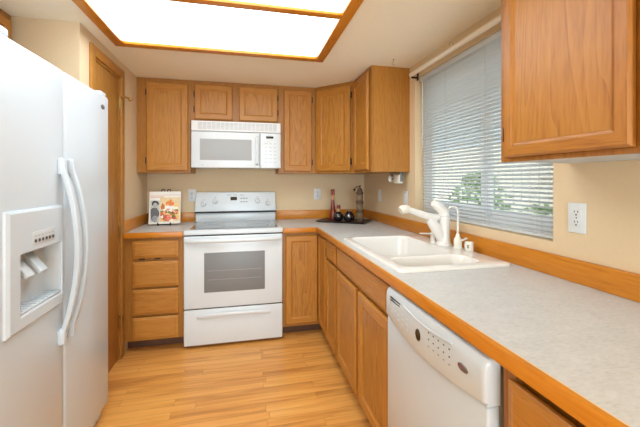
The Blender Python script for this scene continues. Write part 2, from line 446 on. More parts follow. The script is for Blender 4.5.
for z in (1.87, .93, .28):
    h = MB(); h.lathe([(.0055, -.045), (.0055, .045)], (XL+.004, DY1-.0195, z), 10); h.box(XL-.003, XL+.001, DY1-.034, DY1-.005, z-.042, z+.042)
    h.ball((XL+.004, DY1-.0195, z+.05), .007, 8, 6)
    ho = h.build('hinge', M['brass'], d1)
    h = MB(); h.box(XL+.0141, XL+.0162, DY1-.003, DY1+.026, z-.044, z+.044, .001); h.build('hinge_plate', M['brass'], ho)
    if z > 1.5:
        h = MB(); h.sweep([(XL+.006, DY1-.0195, z+.050), (XL+.034, DY1-.006, z+.050), (XL+.060, DY1+.012, z+.044)], .0075, n=8, side=(0, 0, 1)); h.ball((XL+.064, DY1+.014, z+.042), .014, 8, 6)
        h.build('door_stop', M['brass'], ho)
m = MB(); m.box(XL+.0005, XL+.012, DY1+cw-.004, -.64, .001, .085, .003); struct(m.build('baseboard_left', M['door_oak']))
m = MB(); m.box(XL+.0005, XL+.012, -1.312, DY0-cw+.002, .001, .085, .003); struct(m.build('baseboard_side', M['door_oak']))

# ------------------------------------------------------------------ window in the right wall
w1 = thing('window_1', (.09, (WY0+WY1)/2, WZ0), 'white sliding kitchen window behind the blind', 'window'); del w1['category']; struct(w1)
m = MB(); fx0, fx1 = .075, .125
m.box(fx0, fx1, WY0, WY0+.045, WZ0, WZ1, .003); m.box(fx0, fx1, WY1-.045, WY1, WZ0, WZ1, .003)
m.box(fx0, fx1, WY0+.045, WY1-.045, WZ0, WZ0+.045, .003); m.box(fx0, fx1, WY0+.045, WY1-.045, WZ1-.045, WZ1, .003)
m.build('window_frame', M['vinyl'], w1)
def sash(y0, y1, x0, x1, st):
    m = MB()
    z0, z1 = WZ0+.045, WZ1-.045
    m.box(x0, x1, y0, y0+st, z0, z1, .002); m.box(x0, x1, y1-st, y1, z0, z1, .002); m.box(x0, x1, y0+st, y1-st, z0, z0+st, .002); m.box(x0, x1, y0+st, y1-st, z1-st, z1, .002)
    s = m.build('sash', M['vinyl'], w1)
    g = MB(); g.box((x0+x1)/2-.002, (x0+x1)/2+.002, y0+st, y1-st, z0+st, z1-st); g.build('pane', M['glass'], s)
sash(-1.79, WY1-.045, .078, .098, .06)
sash(WY0+.045, -1.735, .101, .12, .05)

# blind: head rail, slats, ladder cords, bottom rail (hangs just inside the opening)
bl = thing('window_blind', (.03, (WY0+WY1)/2, WZ0), 'white slatted mini blind covering the window over the sink', 'blind')
by0, by1 = WY0+.006, WY1-.05
m = MB(); m.box(.012, .05, by0, by1, WZ1-.034, WZ1-.002, .003); m.build('head_rail', M['slat'], bl)
m = MB(); m.box(.02, .046, by0, by1, WZ0+.006, WZ0+.02, .004); m.build('bottom_rail', M['slat'], bl)
m = MB(); tilt = math.radians(27); zz = WZ0+.034; ns = 0
while zz < WZ1-.045:
    pts = []
    for k in range(4):
        q = -0.0125+.025*k/3; c = .0022*(1-(q/.0125)**2)
        # room edge (-x) raised
        pts.append((.031+q*math.cos(tilt)+c*math.sin(tilt), zz-q*math.sin(tilt)+c*math.cos(tilt)))
    top = [(x, y, ) for x, y in pts]
    poly = pts+[(x, z-.0006) for x, z in reversed(pts)]
    m.loft([[(x, by0, z) for x, z in poly], [(x, by1, z) for x, z in poly]])
    zz += .0208; ns += 1
m.build('slats', M['slat'], bl)
for y in (by1-.07, -1.47, -1.84, by0+.09):
    m = MB()
    for x in (.0175, .0445): m.sweep([(x, y, WZ0+.02), (x, y, WZ1-.03)], .0009, n=6, side=(0, 1, 0))
    m.build('ladder_cord', M['white_shade'], bl)
m = MB(); m.sweep([(.006, by1-.05, WZ1-.03), (.005, by1-.052, 1.55)], .0035, n=8); m.build('tilt_wand', M['white_plastic'], bl)

rd = thing('curtain_rod', (-.05, -1.7, 2.09), 'slim cream curtain rod above the window blind', 'curtain rod')
m = MB(); m.sweep([(-.05, -1.135, 2.092), (-.05, -2.33, 2.092)], .0155, n=14, side=(1, 0, 0)); m.build('rod', M['rod'], rd)
for y in (-1.15, -2.325):
    m = MB(); m.box(-.052, -.0005, y-.006, y+.006, 2.064, 2.0765, .002); m.box(-.004, -.0005, y-.012, y+.012, 2.05, 2.105, .001); m.build('bracket', M['hinge'], rd)

def hook(p, d, label):
    t = MB(); p = Vector(p); d = Vector(d)
    s_ = Vector((0, 1, 0)).cross(d).normalized()
    pts = [p, p+d*.018]+[p+d*(.018+.011)+(-d*math.cos(a)+s_*math.sin(a))*.011 for a in [PI*.15*k for k in range(1, 10)]]
    t.sweep(pts, .0016, n=6, side=(0, 1, 0)); t.lathe([(.007, 0), (.006, .002)], p, 10) if abs(d.z) > .5 else None
    tag(t.build('screw_hook', M['steel']), label, 'hook', 'small screw hooks')
hook((-.205, -1.17, ZC-.0025), (0, 0, -1), 'tiny screw hook in the ceiling beside the corner wall cabinets')
hook((-.0005, -1.60, 2.14), (-1, 0, 0), 'tiny screw hook on the wall just above the curtain rod')

# ------------------------------------------------------------------ ceiling light
LX0, LX1, LY1, LY0 = -2.055, -.705, -1.065, -2.40
cl = thing('ceiling_light', ((LX0+LX1)/2, (LY0+LY1)/2, ZC-.03), 'large oak framed fluorescent ceiling light with glowing white panels', 'ceiling light')
def profile_bar(p0, p1, w, z0, z1, name, matl):
    m = MB(); x0, y0 = p0; x1, y1 = p1
    m.box(min(x0, x1), max(x0, x1), min(y0, y1), max(y0, y1), z0, z1, .006, 2); return m.build(name, matl, cl)
fwid = .062; zb_, zt_ = ZC-.028, ZC-.0005
profile_bar((LX0, LY0), (LX0+fwid, LY1), 0, zb_, zt_, 'frame_rail', M['trim_h'])
profile_bar((LX1-fwid, LY0), (LX1, LY1), 0, zb_, zt_, 'frame_rail', M['trim_h'])
profile_bar((LX0+fwid, LY1-fwid), (LX1-fwid, LY1), 0, zb_, zt_, 'frame_rail', M['trim_h'])
profile_bar((LX0+fwid, LY0), (LX1-fwid, LY0+fwid), 0, zb_, zt_, 'frame_rail', M['trim_h'])
profile_bar((LX0+fwid, -1.755), (LX1-fwid, -1.705), 0, zb_+.003, zt_, 'cross_bar', M['trim_h'])
for a, b_ in ((-1.705, LY1-fwid), (LY0+fwid, -1.755)):
    m = MB(); m.box(LX0+fwid, LX1-fwid, a, b_, ZC-.010, ZC-.002); m.build('diffuser', M['diffuser'], cl)

# ------------------------------------------------------------------ wall cabinets
ZU = 1.375; ZT = ZC-.0015; UD = .315
def carcass(parent, boxes, name='carcass'):
    m = MB()
    for b_ in boxes: m.box(*b_)
    return m.build(name, M['oak_v'], parent, smooth=False)

FB = lambda x, y, z=0: frame((x, y, z), (1, 0, 0), (0, -1, 0))         # faces -y, u along +x
FR = lambda x, y, z=0: frame((x, y, z), (0, -1, 0), (-1, 0, 0))        # faces -x, u along -y (towards the camera)

WG = 'oak wall cabinets'
t = thing('wall_cabinet', (-1.93, -.16, ZU), 'single door oak wall cabinet left of the microwave, above the cookbook', 'cabinet', WG)
x0, x1 = XL+.001, -1.718; W = x1-x0; f = FB(x0, -UD)
carcass(t, [(x0, x1, -UD+.019, -.0005, ZU, ZT)])
face_frame(t, f, W, ZU, ZT, [(0, .085), (W-.045, W)], [(ZU, ZU+.04), (ZT-.05, ZT)])
cab_door(t, f, .078, W-.018, ZU+.018, ZT-.038, 'l')

t = thing('wall_cabinet', (-1.335, -.16, 1.83), 'short two door oak wall cabinet directly above the microwave', 'cabinet', WG)
x0, x1 = -1.717, -.951; W = x1-x0; f = FB(x0, -UD)
carcass(t, [(x0, x1, -UD+.019, -.0005, 1.826, ZT)])
face_frame(t, f, W, 1.826, ZT, [(0, .04), (W/2-.04, W/2+.04), (W-.04, W)], [(1.826, 1.86), (ZT-.045, ZT)])
cab_door(t, f, .034, W/2-.028, 1.845, ZT-.034, 'l', fw=.046)
cab_door(t, f, W/2+.028, W-.012, 1.845, ZT-.034, 'r', fw=.046)

t = thing('wall_cabinet', (-.78, -.16, ZU), 'narrow oak wall cabinet just right of the microwave', 'cabinet', WG)
x0, x1 = -.950, -.611; W = x1-x0; f = FB(x0, -UD)
carcass(t, [(x0, x1, -UD+.019, -.0005, ZU, ZT)])
face_frame(t, f, W, ZU, ZT, [(0, .05), (W-.04, W)], [(ZU, ZU+.04), (ZT-.05, ZT)])
cab_door(t, f, .045, W-.030, ZU+.018, ZT-.034, 'r', fw=.048)

t = thing('corner_wall_cabinet', (-.25, -.25, ZU), 'diagonal corner oak wall cabinet with one wide door, above the bottles', 'cabinet', WG)
m = MB(); m.prism([(-.0005, -.0005), (-.610, -.0005), (-.610, -UD+.014), (-UD+.014, -.610), (-.0005, -.610)], ZU, ZT, 'z'); m.build('carcass', M['oak_v'], t, smooth=False)
p0, p1 = Vector((-.610, -UD, 0)), Vector((-UD, -.610, 0)); W = (p1-p0).length
f = frame((p0.x, p0.y, 0), p1-p0, (-1, -1, 0))
face_frame(t, f, W, ZU, ZT, [(0, .035), (W-.035, W)], [(ZU, ZU+.04), (ZT-.05, ZT)], t=.012)
cab_door(t, f, .026, W-.034, ZU+.018, ZT-.034, 'r')

t = thing('wall_cabinet', (-.16, -.82, ZU), 'oak wall cabinet with plain end panel between corner cabinet and window', 'cabinet', WG)
y0, y1 = -.611, -1.022; W = y0-y1; f = FR(-UD, y0)
carcass(t, [(-UD+.019, -.0005, y1+.004, y0, ZU, ZT)])
face_frame(t, f, W, ZU, ZT, [(0, .03), (W-.055, W)], [(ZU, ZU+.04), (ZT-.05, ZT)])
cab_door(t, f, .022, W-.045, ZU+.018, ZT-.034, 'l', hinges=False)
m = MB(); m.box(-UD+.019, -.0005, y1, y1+.0038, ZU, ZT); m.build('end_panel', M['oak_v'], t, smooth=False)

t = thing('wall_cabinet', (-.16, -2.83, ZU), 'large close oak wall cabinet at upper right, near end of the window', 'cabinet', WG)
y0, y1 = -2.340, -3.27; W = y0-y1; f = FR(-UD, y0)
carcass(t, [(-UD+.019, -.0005, y1, y0, ZU+.006, ZT)])
face_frame(t, f, W, ZU, ZT, [(0, .045), (W/2-.04, W/2+.04), (W-.045, W)], [(ZU, ZU+.045), (ZT-.05, ZT)])
cab_door(t, f, .032, W/2-.018, ZU+.016, ZT-.036, 'l', fw=.036)
cab_door(t, f, W/2+.018, W-.032, ZU+.016, ZT-.036, 'r', fw=.036)
m = MB(); m.box(-UD+.02, -.001, y1+.001, y0-.001, ZU+.0005, ZU+.0055); m.build('bottom_panel', M['white_shade'], t, smooth=False)

t = thing('wall_cabinet', (-2.66, -1.78, 1.86), 'oak cabinet over the refrigerator, only its end corner showing', 'cabinet', WG)
y0, y1 = -2.238, -1.319; W = y1-y0; f = frame((-2.47, y0, 0), (0, 1, 0), (1, 0, 0))
carcass(t, [(-2.879, -2.489, y0, y1, 1.86, ZT)])
face_frame(t, f, W, 1.86, ZT, [(0, .04), (W/2-.04, W/2+.04), (W-.04, W)], [(1.86, 1.9), (ZT-.045, ZT)])
cab_door(t, f, .03, W/2-.022, 1.88, ZT-.034, 'l', hinges=False); cab_door(t, f, W/2+.022, W-.03, 1.88, ZT-.034, 'r', hinges=False)

# ------------------------------------------------------------------ base cabinets
FD = .632; ZB0, ZB1 = .088, .874
t = thing('drawer_cabinet', (-1.93, -.32, 0), 'oak base cabinet of four drawers left of the range', 'cabinet', 'oak base cabinets')
x0, x1 = XL+.001, -1.722; W = x1-x0; f = FB(x0, -FD)
carcass(t, [(x0, x1, -FD+.019, -.0005, ZB0, ZB1)])
face_frame(t, f, W, ZB0, ZB1, [(0, .075), (W-.045, W)], [(ZB0, ZB0+.03), (ZB1-.04, ZB1), (.695, .715), (.485, .505), (.275, .295)])
for k, (a, b_) in enumerate(((.716, .850), (.497, .692), (.287, .480), (.094, .268))):
    d = drawer(t, f, .064, W-.034, a, b_)
    if k == 0:
        for u in (.13, .24):
            m = MB(); m.box(u-.022, u+.022, .003, .016, a-.0105, a-.0005, .003, mtx=f); m.build('finger_pull', M['hinge'], d)
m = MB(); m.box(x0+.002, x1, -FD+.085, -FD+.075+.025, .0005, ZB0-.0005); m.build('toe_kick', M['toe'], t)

t = thing('corner_cabinet', (-.4, -.4, 0), 'inside corner oak base cabinet with two doors meeting at a right angle', 'cabinet', 'oak base cabinets')
m = MB(); cx_ = -.948
m.prism([(cx_, -.0005), (-.0005, -.0005), (-.0005, -.913), (-FD+.019, -.913), (-FD+.019, -FD+.019), (cx_, -FD+.019)], ZB0, ZB1, 'z'); m.build('carcass', M['oak_v'], t, smooth=False)
W = -FD-cx_; f = FB(cx_, -FD)
face_frame(t, f, W+.019, ZB0, ZB1, [(0, .045)], [(ZB0, ZB0+.03), (ZB1-.04, ZB1)])
cab_door(t, f, .024, W-.022, .112, .848, 'l', fw=.045, hinges=False)
f = FR(-FD, -FD); W2 = .913-FD
face_frame(t, f, W2, ZB0, ZB1, [(W2-.012, W2)], [(ZB0, ZB0+.03), (ZB1-.04, ZB1)])
cab_door(t, f, .022, W2-.004, .112, .848, 'r', fw=.045, hinges=False)
for z in (.2, .76):
    m = MB(); m.box(-FD-.018, -FD-.002, -.9205, -.9135, z-.03, z+.03, .002); m.build('hinge', M['hinge'], t)
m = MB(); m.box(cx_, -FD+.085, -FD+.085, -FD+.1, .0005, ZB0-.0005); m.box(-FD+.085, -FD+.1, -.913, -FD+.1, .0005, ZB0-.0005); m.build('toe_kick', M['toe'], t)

def base_run(name, label, ya, yb):
    t = thing(name, (-.32, (ya+yb)/2, 0), label, 'cabinet', 'oak base cabinets')
    W = ya-yb; f = FR(-FD, ya)
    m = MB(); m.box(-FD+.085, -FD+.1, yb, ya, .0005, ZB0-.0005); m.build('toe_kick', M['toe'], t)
    return t, W, f
ya, yb = -.922, -1.219
t, W, f = base_run('base_cabinet', 'narrow oak base cabinet with small drawer over one door, beside the corner cabinet', ya, yb)
carcass(t, [(-FD+.019, -.0005, yb, ya, ZB0, ZB1)])
face_frame(t, f, W, ZB0, ZB1, [(0, .03), (W-.03, W)], [(ZB0, ZB0+.03), (ZB1-.04, ZB1), (.69, .73)])
drawer(t, f, .014, W-.016, .722, .852); cab_door(t, f, .014, W-.016, .108, .702, 'l', fw=.045, hinges=False)
ya, yb = -1.221, -2.086
t, W, f = base_run('sink_cabinet', 'two door oak sink cabinet with long false drawer front beside the dishwasher', ya, yb)
m = MB()   # open-topped so the bowls hang inside
m.box(-FD+.019, -.0005, yb, yb+.016, ZB0, ZB1); m.box(-FD+.019, -.0005, ya-.016, ya, ZB0, ZB1); m.box(-FD+.019, -.0005, yb+.016, ya-.016, ZB0, ZB0+.016); m.box(-.012, -.0005, yb+.016, ya-.016, ZB0+.016, ZB1)
m.build('carcass', M['oak_v'], t, smooth=False)
face_frame(t, f, W, ZB0, ZB1, [(0, .03), (W/2-.03, W/2+.03), (W-.03, W)], [(ZB0, ZB0+.03), (ZB1-.04, ZB1), (.69, .73)])
drawer(t, f, .016, W-.016, .722, .852, name='false_front')
cab_door(t, f, .016, W/2-.02, .108, .702, 'l', hinges=False); cab_door(t, f, W/2+.02, W-.016, .108, .702, 'r', hinges=False)
ya, yb = -2.712, -3.27
t, W, f = base_run('drawer_cabinet', 'oak drawer cabinet at the near end of the counter, right of the dishwasher', ya, yb)
carcass(t, [(-FD+.019, -.0005, yb, ya, ZB0, ZB1)])
face_frame(t, f, W, ZB0, ZB1, [(0, .04), (W-.04, W)], [(ZB0, ZB0+.03), (ZB1-.024, ZB1), (.69, .73), (.4, .42)])
drawer(t, f, .03, W-.02, .706, .838); drawer(t, f, .03, W-.02, .415, .69); drawer(t, f, .03, W-.02, .108, .4)

# ------------------------------------------------------------------ worktops
CT0, CT1 = .876, .914; CDP = .672; BSZ = 1.003; YN = -3.29
SX0, SX1, SY0, SY1 = -.585, -.075, -2.095, -1.300      # sink cut-out
t = thing('countertop', (-.5, -1.0, CT0), 'L shaped grey speckled laminate countertop with oak edge holding the sink', 'countertop', 'grey laminate countertops')
m = MB(); e_ = .018
XF = -CDP+e_
m.box(-.949, -.001, -CDP+e_, -.001, CT0, CT1)
m.box(XF, -.001, SY1, -CDP+e_, CT0, CT1); m.box(XF, SX0, SY0, SY1, CT0, CT1); m.box(SX1, -.001, SY0, SY1, CT0, CT1); m.box(XF, -.001, YN, SY0, CT0, CT1)
m.build('worktop', M['laminate'], t, smooth=False)
m = MB(); m.box(-.949, -CDP+e_, -CDP, -CDP+e_, CT0-.001, CT1+.0006, .003); m.build('front_edge', M['trim_h'], t)
m = MB(); m.box(-CDP, -CDP+e_, YN, -CDP, CT0-.001, CT1+.0006, .003); m.build('front_edge', M['trim_h'], t)
m = MB(); m.box(-.949, -.0195, -.0195, -.001, CT1+.0003, BSZ, .003); m.build('backsplash', M['trim_h'], t)
m = MB(); m.box(-.0195, -.001, YN, -.001, CT1+.0003, BSZ, .003); m.build('backsplash', M['trim_h'], t)
m = MB(); m.box(-CDP+e_-.0035, -CDP+e_-.0005, YN, -CDP+e_, CT1+.0002, CT1+.0011); m.build('edge_strip', M['cream_strip'], t)
t = thing('countertop', (-1.93, -.33, CT0), 'short grey laminate countertop with oak edge, left of the range', 'countertop', 'grey laminate countertops')
m = MB(); m.box(XL+.001, -1.721, -CDP+e_, -.001, CT0, CT1); m.build('worktop', M['laminate'], t, smooth=False)
m = MB(); m.box(XL+.001, -1.721, -CDP, -CDP+e_, CT0-.001, CT1+.0006, .003); m.build('front_edge', M['trim_h'], t)
m = MB(); m.box(XL+.02, -1.721, -.0195, -.001, CT1+.0003, BSZ, .003); m.build('backsplash', M['trim_h'], t)
m = MB(); m.box(XL+.001, XL+.0195, -CDP+.02, -.001, CT1+.0003, BSZ, .003); m.build('backsplash', M['trim_h'], t)

# ------------------------------------------------------------------ range
RX0, RX1 = -1.7185, -.951; RC = (RX0+RX1)/2
t = thing('range', (RC, -.34, 0), 'white electric range with glass cooktop and oven window', 'range')
m = MB(); m.box(RX0+.003, RX1-.003, -.628, -.03, .03, .881, .003); m.build('body', M['lifted_white'], t)
for x in (RX0+.05, RX1-.05):
    for y in (-.60, -.08):
        m = MB(); m.lathe([(.018, .0005), (.018, .006), (.01, .008), (.01, .0295)], (x, y, 0), 12); m.build('foot', M['black'], t)
# cooktop: white rim, grey glass, burner rings
m = MB(); m.box(RX0, RX1, -.668, -.09, .882, .918, .006, 3); ct = m.build('cooktop', M['lifted_white'], t)
m = MB(); m.box(RX0+.035, RX1-.035, -.615, -.10, .9182, .9205); g_ = m.build('glass', M['cookglass'], ct, smooth=False)
for (x, y, r) in ((-.2, -.47, .115), (.19, -.47, .09), (-.19, -.22, .09), (.2, -.22, .115)):
    m = MB(); n = 40
    o1 = [(RC+x+r*math.cos(2*PI*k/n), y+r*math.sin(2*PI*k/n), .9208) for k in range(n)]
    o2 = [(RC+x+(r-.006)*math.cos(2*PI*k/n), y+(r-.006)*math.sin(2*PI*k/n), .9208) for k in range(n)]
    m.loft([o1, o2], False, False); m.build('burner_ring', M['ring'], ct)
# backguard: lower white riser, dark slot, slanted console
m = MB(); m.box(RX0+.012, RX1-.012, -.089, -.03, .915, .999, .004); m.build('riser', M['lifted_white'], t)
m = MB(); m.box(RX0+.006, RX1-.006, -.1075, -.035, .9995, 1.0125); m.build('vent_slot', M['seam'], t)
m = MB()
lo = [(RX0+.004, -.108, 1.013), (RX1-.004, -.108, 1.013), (RX1-.004, -.03, 1.013), (RX0+.004, -.03, 1.013)]
hi = [(RX0+.014, -.078, 1.197), (RX1-.014, -.078, 1.197), (RX1-.014, -.03, 1.197), (RX0+.014, -.03, 1.197)]
tb = bmesh.new(); va = [tb.verts.new(p) for p in lo]; vb = [tb.verts.new(p) for p in hi]
for i in range(4): tb.faces.new((va[i], va[(i+1) % 4], vb[(i+1) % 4], vb[i]))
tb.faces.new(va[::-1]); tb.faces.new(vb); bmesh.ops.bevel(tb, geom=tb.edges[:], offset=.008, segments=3, profile=.5, affect='EDGES')
m.merge(tb); con = m.build('console', M['lifted_white'], t)
sl = (.108-.078)/(1.197-1.013)
def cy_(z): return -.108+sl*(z-1.013)
fc = Matrix(((1, 0, 0, 0), (0, math.cos(math.atan(sl)), math.sin(math.atan(sl)), 0), (0, -math.sin(math.atan(sl)), math.cos(math.atan(sl)), 0), (0, 0, 0, 1)))
def on_console(m, x0, x1, z0, z1, th):
    zc = (z0+z1)/2; T = Matrix.Translation((0, cy_(zc), zc)) @ Matrix.Rotation(-math.atan(sl), 4, 'X')
    m.box(x0, x1, -th, .002, z0-zc, z1-zc, .0008, 1, mtx=T)
m = MB(); on_console(m, RC-.055, RC+.005, 1.118, 1.150, .002); m.build('display', M['display'], con)
for x, z in ((-.30, 1.088), (-.195, 1.112), (.20, 1.112), (.30, 1.088)):
    m = MB(); m.lathe([(.026, 0), (.026, .006), (.021, .009), (.019, .022), (.016, .025)], (RC+x, cy_(z), z), 20, '-y'); k_ = m.build('knob', M['white_plastic'], con)
    m = MB(); m.box(RC+x-.0035, RC+x+.0035, cy_(z)-.0275, cy_(z)-.02, z-.019, z+.019, .001, 1); m.build('grip', M['white_shade'], k_)
    m = MB(); on_console(m, RC+x-.008, RC+x+.008, z+.034, z+.038, .0008); m.build('dial_mark', M['mark'], con)
for i in range(2):
    for j in range(3):
        m = MB(); on_console(m, RC+.04+.024*j, RC+.056+.024*j, 1.098+.032*i, 1.108+.032*i, .0015); m.build('button', M['mark'], con)
for i in range(3):
    m = MB(); on_console(m, RC-.09+.06*i, RC-.05+.06*i, 1.166, 1.170, .0008); m.build('print_line', M['mark'], con)
# oven door with window and bow handle
m = MB(); m.box(RX0+.002, RX1-.002, -.672, -.63, .308, .873, .010, 3); od = m.build('oven_door', M['lifted_white'], t)
m = MB(); m.box(-1.566, -1.096, -.6745, -.665, .430, .742, .018, 3); win = m.build('oven_window', M['ovenglass'], od)
for z in (.53, .60):
    m = MB(); m.box(-1.54, -1.12, -.6752, -.674, z-.0015, z+.0015); m.build('rack_line', M['rackmark'], win)
hp = [(RX0+.02+(RX1-RX0-.04)*k/24, -.683-.030*math.sin(PI*k/24)**.6 if 0 < k < 24 else -.676, .840+.0*k) for k in range(25)]
m = MB(); m.sweep(hp, .017, .011, side=(0, 0, 1), n=14); m.build('door_handle', M['lifted_white'], od)
m = MB(); m.box(RX0+.004, RX1-.004, -.664, -.629, .8735, .8815); m.build('gap_trim', M['seam'], t)
# storage drawer
m = MB(); m.box(RX0+.002, RX1-.002, -.672, -.63, .022, .300, .010, 3); sd = m.build('storage_drawer', M['lifted_white'], t)
lp = [(RX0+.10+(RX1-RX0-.20)*k/20, -.674-.016*math.sin(PI*k/20)**.7 if 0 < k < 20 else -.671, .248+.012*math.sin(PI*k/20)) for k in range(21)]
m = MB(); m.sweep(lp, .016, .008, side=(0, 0, 1), n=12); m.build('drawer_lip', M['lifted_white'], sd)
m = MB(); m.box(RX0+.012, RX1-.012, -.66, -.629, .3, .308); m.build('gap_trim', M['black'], t)

# ------------------------------------------------------------------ microwave
MX0, MX1, MY, MZ0, MZ1 = -1.702, -.940, -.395, 1.418, 1.8235
t = thing('microwave', ((MX0+MX1)/2, -.2, MZ0), 'white over-the-range microwave mounted under the short cabinet', 'microwave')
m = MB(); m.box(MX0+.004, MX1-.004, MY+.03, -.001, MZ0+.004, MZ1, .004); m.build('body', M['lifted_white'], t)
m = MB(); m.box(MX0, MX1, MY+.004, MY+.03, 1.735, MZ1, .006); vg = m.build('vent_panel', M['vinyl'], t)
m = MB()
for k in range(6):
    z = 1.752+.0105*k
    for j in range(18):
        a = MX0+.055+.0375*j
        m.box(a, a+.033, MY+.0015, MY+.006, z, z+.0055, .001, 1)
m.build('louvers', M['white_shade'], vg)
m = MB(); m.box(MX0, -1.126, MY, MY+.03, MZ0, 1.731, .007, 3); md = m.build('microwave_door', M['lifted_white'], t)
m = MB(); m.box(-1.632, -1.196, MY-.0015, MY+.004, 1.484, 1.668, .006, 2); m.build('window', M['mwglass'], md)
m = MB(); m.sweep([(-1.150, MY+.002, 1.70), (-1.150, MY-.018, 1.69), (-1.150, MY-.022, 1.575), (-1.150, MY-.018, 1.46), (-1.150, MY+.002, 1.45)], .011, .007, side=(1, 0, 0)); m.build('handle', M['lifted_white'], md)
for x in (-1.61, -1.155):
    m = MB(); m.lathe([(.007, 0), (.006, .0015)], (x, MY, 1.445), 12, '-y'); m.build('badge', M['white_shade'], md)
m = MB(); m.box(-1.122, MX1, MY+.001, MY+.03, MZ0, 1.731, .006, 3); cp = m.build('control_panel', M['lifted_white'], t)
m = MB(); m.box(-1.07, -1.005, MY-.001, MY+.004, 1.683, 1.703); m.build('display', M['display'], cp)
for i in range(6):
    for j in range(3):
        m = MB(); m.box(-1.082+.04*j, -1.060+.04*j, MY-.0002, MY+.003, 1.468+.033*i, 1.476+.033*i); m.build('key', M['white_shade'], cp)
m = MB(); m.box(-1.60, -1.50, MY+.06, MY+.12, MZ0-.0025, MZ0+.006); m.build('lamp_lens', M['white_shade'], t)

# ------------------------------------------------------------------ refrigerator
FX = -1.999; FYA, FYB = -2.215, -1.326; SEAM = -1.805; FZ0, FZ1 = .072, 1.772
t = thing('refrigerator', (-2.4, -1.77, 0), 'white side-by-side refrigerator with ice and water dispenser', 'refrigerator')
m = MB(); m.box(-2.80, FX-.082, FYA+.004, FYB-.004, .03, 1.765, .004); m.build('body', M['white'], t)
m = MB(); m.box(FX-.078, FX, SEAM+.005, FYB, FZ0, FZ1, .016, 4); rdoor = m.build('fridge_door', M['white'], t)
m = MB(); m.box(FX-.078, FX, FYA, SEAM-.005, FZ0, FZ1, .012, 3); fdoor = m.build('freezer_door', M['white'], t)
m = MB(); m.box(FX-.05, FX+.1, -2.107, -1.850, .852, 1.058); cut = m.build('cut', M['white'], None)
boolean(fdoor, cut)
m = MB(); m.box(FX-.08, FX-.045, SEAM-.0049, SEAM+.0049, FZ0+.02, FZ1-.02); m.build('door_gasket', M['mark_dark'], t)
# dispenser: raised bezel (wide soft-edged frame), cavity, two paddles, key strip
m = MB()
bz = lambda y0, y1, z0, z1, x: [(x, y0, z0), (x, y1, z0), (x, y1, z1), (x, y0, z1)]
OY0, OY1, OZ0, OZ1 = -2.172, -1.836, .800, 1.208; IY0, IY1, IZ0, IZ1 = -2.107, -1.850, .852, 1.058
m.loft([bz(OY0, OY1, OZ0, OZ1, FX-.001), bz(OY0+.002, OY1-.002, OZ0+.002, OZ1-.002, FX+.007), bz(OY0+.012, OY1-.008, OZ0+.010, OZ1-.010, FX+.014), bz(IY0-.004, IY1+.003, IZ0-.006, IZ1+.004, FX+.014), bz(IY0, IY1, IZ0, IZ1, FX+.010), bz(IY0, IY1, IZ0, IZ1, FX-.001)], False, False)
disp = m.build('dispenser_bezel', M['white'], fdoor)
m = MB()
m.loft([bz(IY0, IY1, IZ0, IZ1, FX+.001), bz(IY0+.006, IY1-.006, IZ0+.012, IZ1, FX-.046), ], False, True)
m.build('cavity', M['white_shade'], disp)
m = MB(); m.box(FX-.044, FX+.010, IY0+.004, IY1-.004, IZ0, IZ0+.010, .003); 
for k in range(9): m.box(FX-.04, FX+.008, IY0+.02+.025*k, IY0+.026+.025*k, IZ0+.009, IZ0+.012)
m.build('drip_tray', M['white'], disp)
for y in (-2.045, -1.965):
    m = MB(); T = Matrix.Translation((FX-.024, y, 1.005)) @ Matrix.Rotation(math.radians(-38), 4, 'Y')
    m.box(-.010, .010, -.024, .024, -.05, .045, .008, 2, mtx=T); m.build('paddle', M['white'], disp)
m = MB(); m.box(FX+.0135, FX+.0155, -2.045, -1.905, 1.078, 1.125, .003); ks = m.build('key_strip', M['white_shade'], disp)
for k in range(6):
    m = MB(); m.lathe([(.0065, 0), (.006, .002)], (FX+.0154, -2.030+.022*k, 1.092), 12, 'x'); m.build('button', M['mark_dark'], ks)
    m = MB(); m.box(FX+.0153, FX+.0158, -2.036+.022*k, -2.026+.022*k, 1.108, 1.111); m.build('button_mark', M['mark'], ks)
for y, par in ((-1.843, fdoor), (-1.768, rdoor)):
    z0, z1 = .64, 1.392
    pts = [(FX+.004, y, z1), (FX+.014, y, z1-.002), (FX+.016, y, z1-.045)]
    for k in range(21):
        a = k/20; z = z1-.055-(z1-z0-.11)*a
        pts.append((FX+.016+.052*math.sin(PI*a)**.75 if 0 < k < 20 else FX+.018, y, z))
    pts += [(FX+.016, y, z0+.045), (FX+.014, y, z0+.002), (FX+.004, y, z0)]
    m = MB(); m.sweep(pts, .013, .010, side=(0, 1, 0), n=14, sq=True); m.build('handle', M['white'], par)
    for z in (z1-.028, z0+.028):
        m = MB(); m.box(FX-.001, FX+.018, y-.0145, y+.0145, z-.032, z+.032, .005); m.build('handle_mount', M['white'], par)
m = MB(); m.lathe([(.021, 0), (.020, .002), (.016, .003)], (FX, -1.412, 1.702), 24, 'x')
bd = m.build('badge', M['badge'], rdoor); 
for v in bd.data.vertices: v.co.y = (v.co.y-(-1.412-wloc(bd).y))*1.15+(-1.412-wloc(bd).y); v.co.z = (v.co.z-(1.702-wloc(bd).z))*.62+(1.702-wloc(bd).z)
m = MB(); m.box(FX-.07, FX-.012, FYB-.075, FYB-.006, FZ1, FZ1+.022, .008, 3); m.build('hinge_cover', M['white'], t)
m = MB(); m.box(FX-.09, FX-.012, FYA+.008, FYA+.095, FZ1, FZ1+.032, .009, 3); m.build('hinge_cover', M['white'], t)
m = MB(); m.box(FX-.085, FX-.035, FYA+.006, FYB-.006, .002, .066, .004)
for k in range(28): m.box(FX-.036, FX-.032, FYA+.03+.03*k, FYA+.046+.03*k, .015, .055)
m.build('kick_grille', M['white_shade'], t)

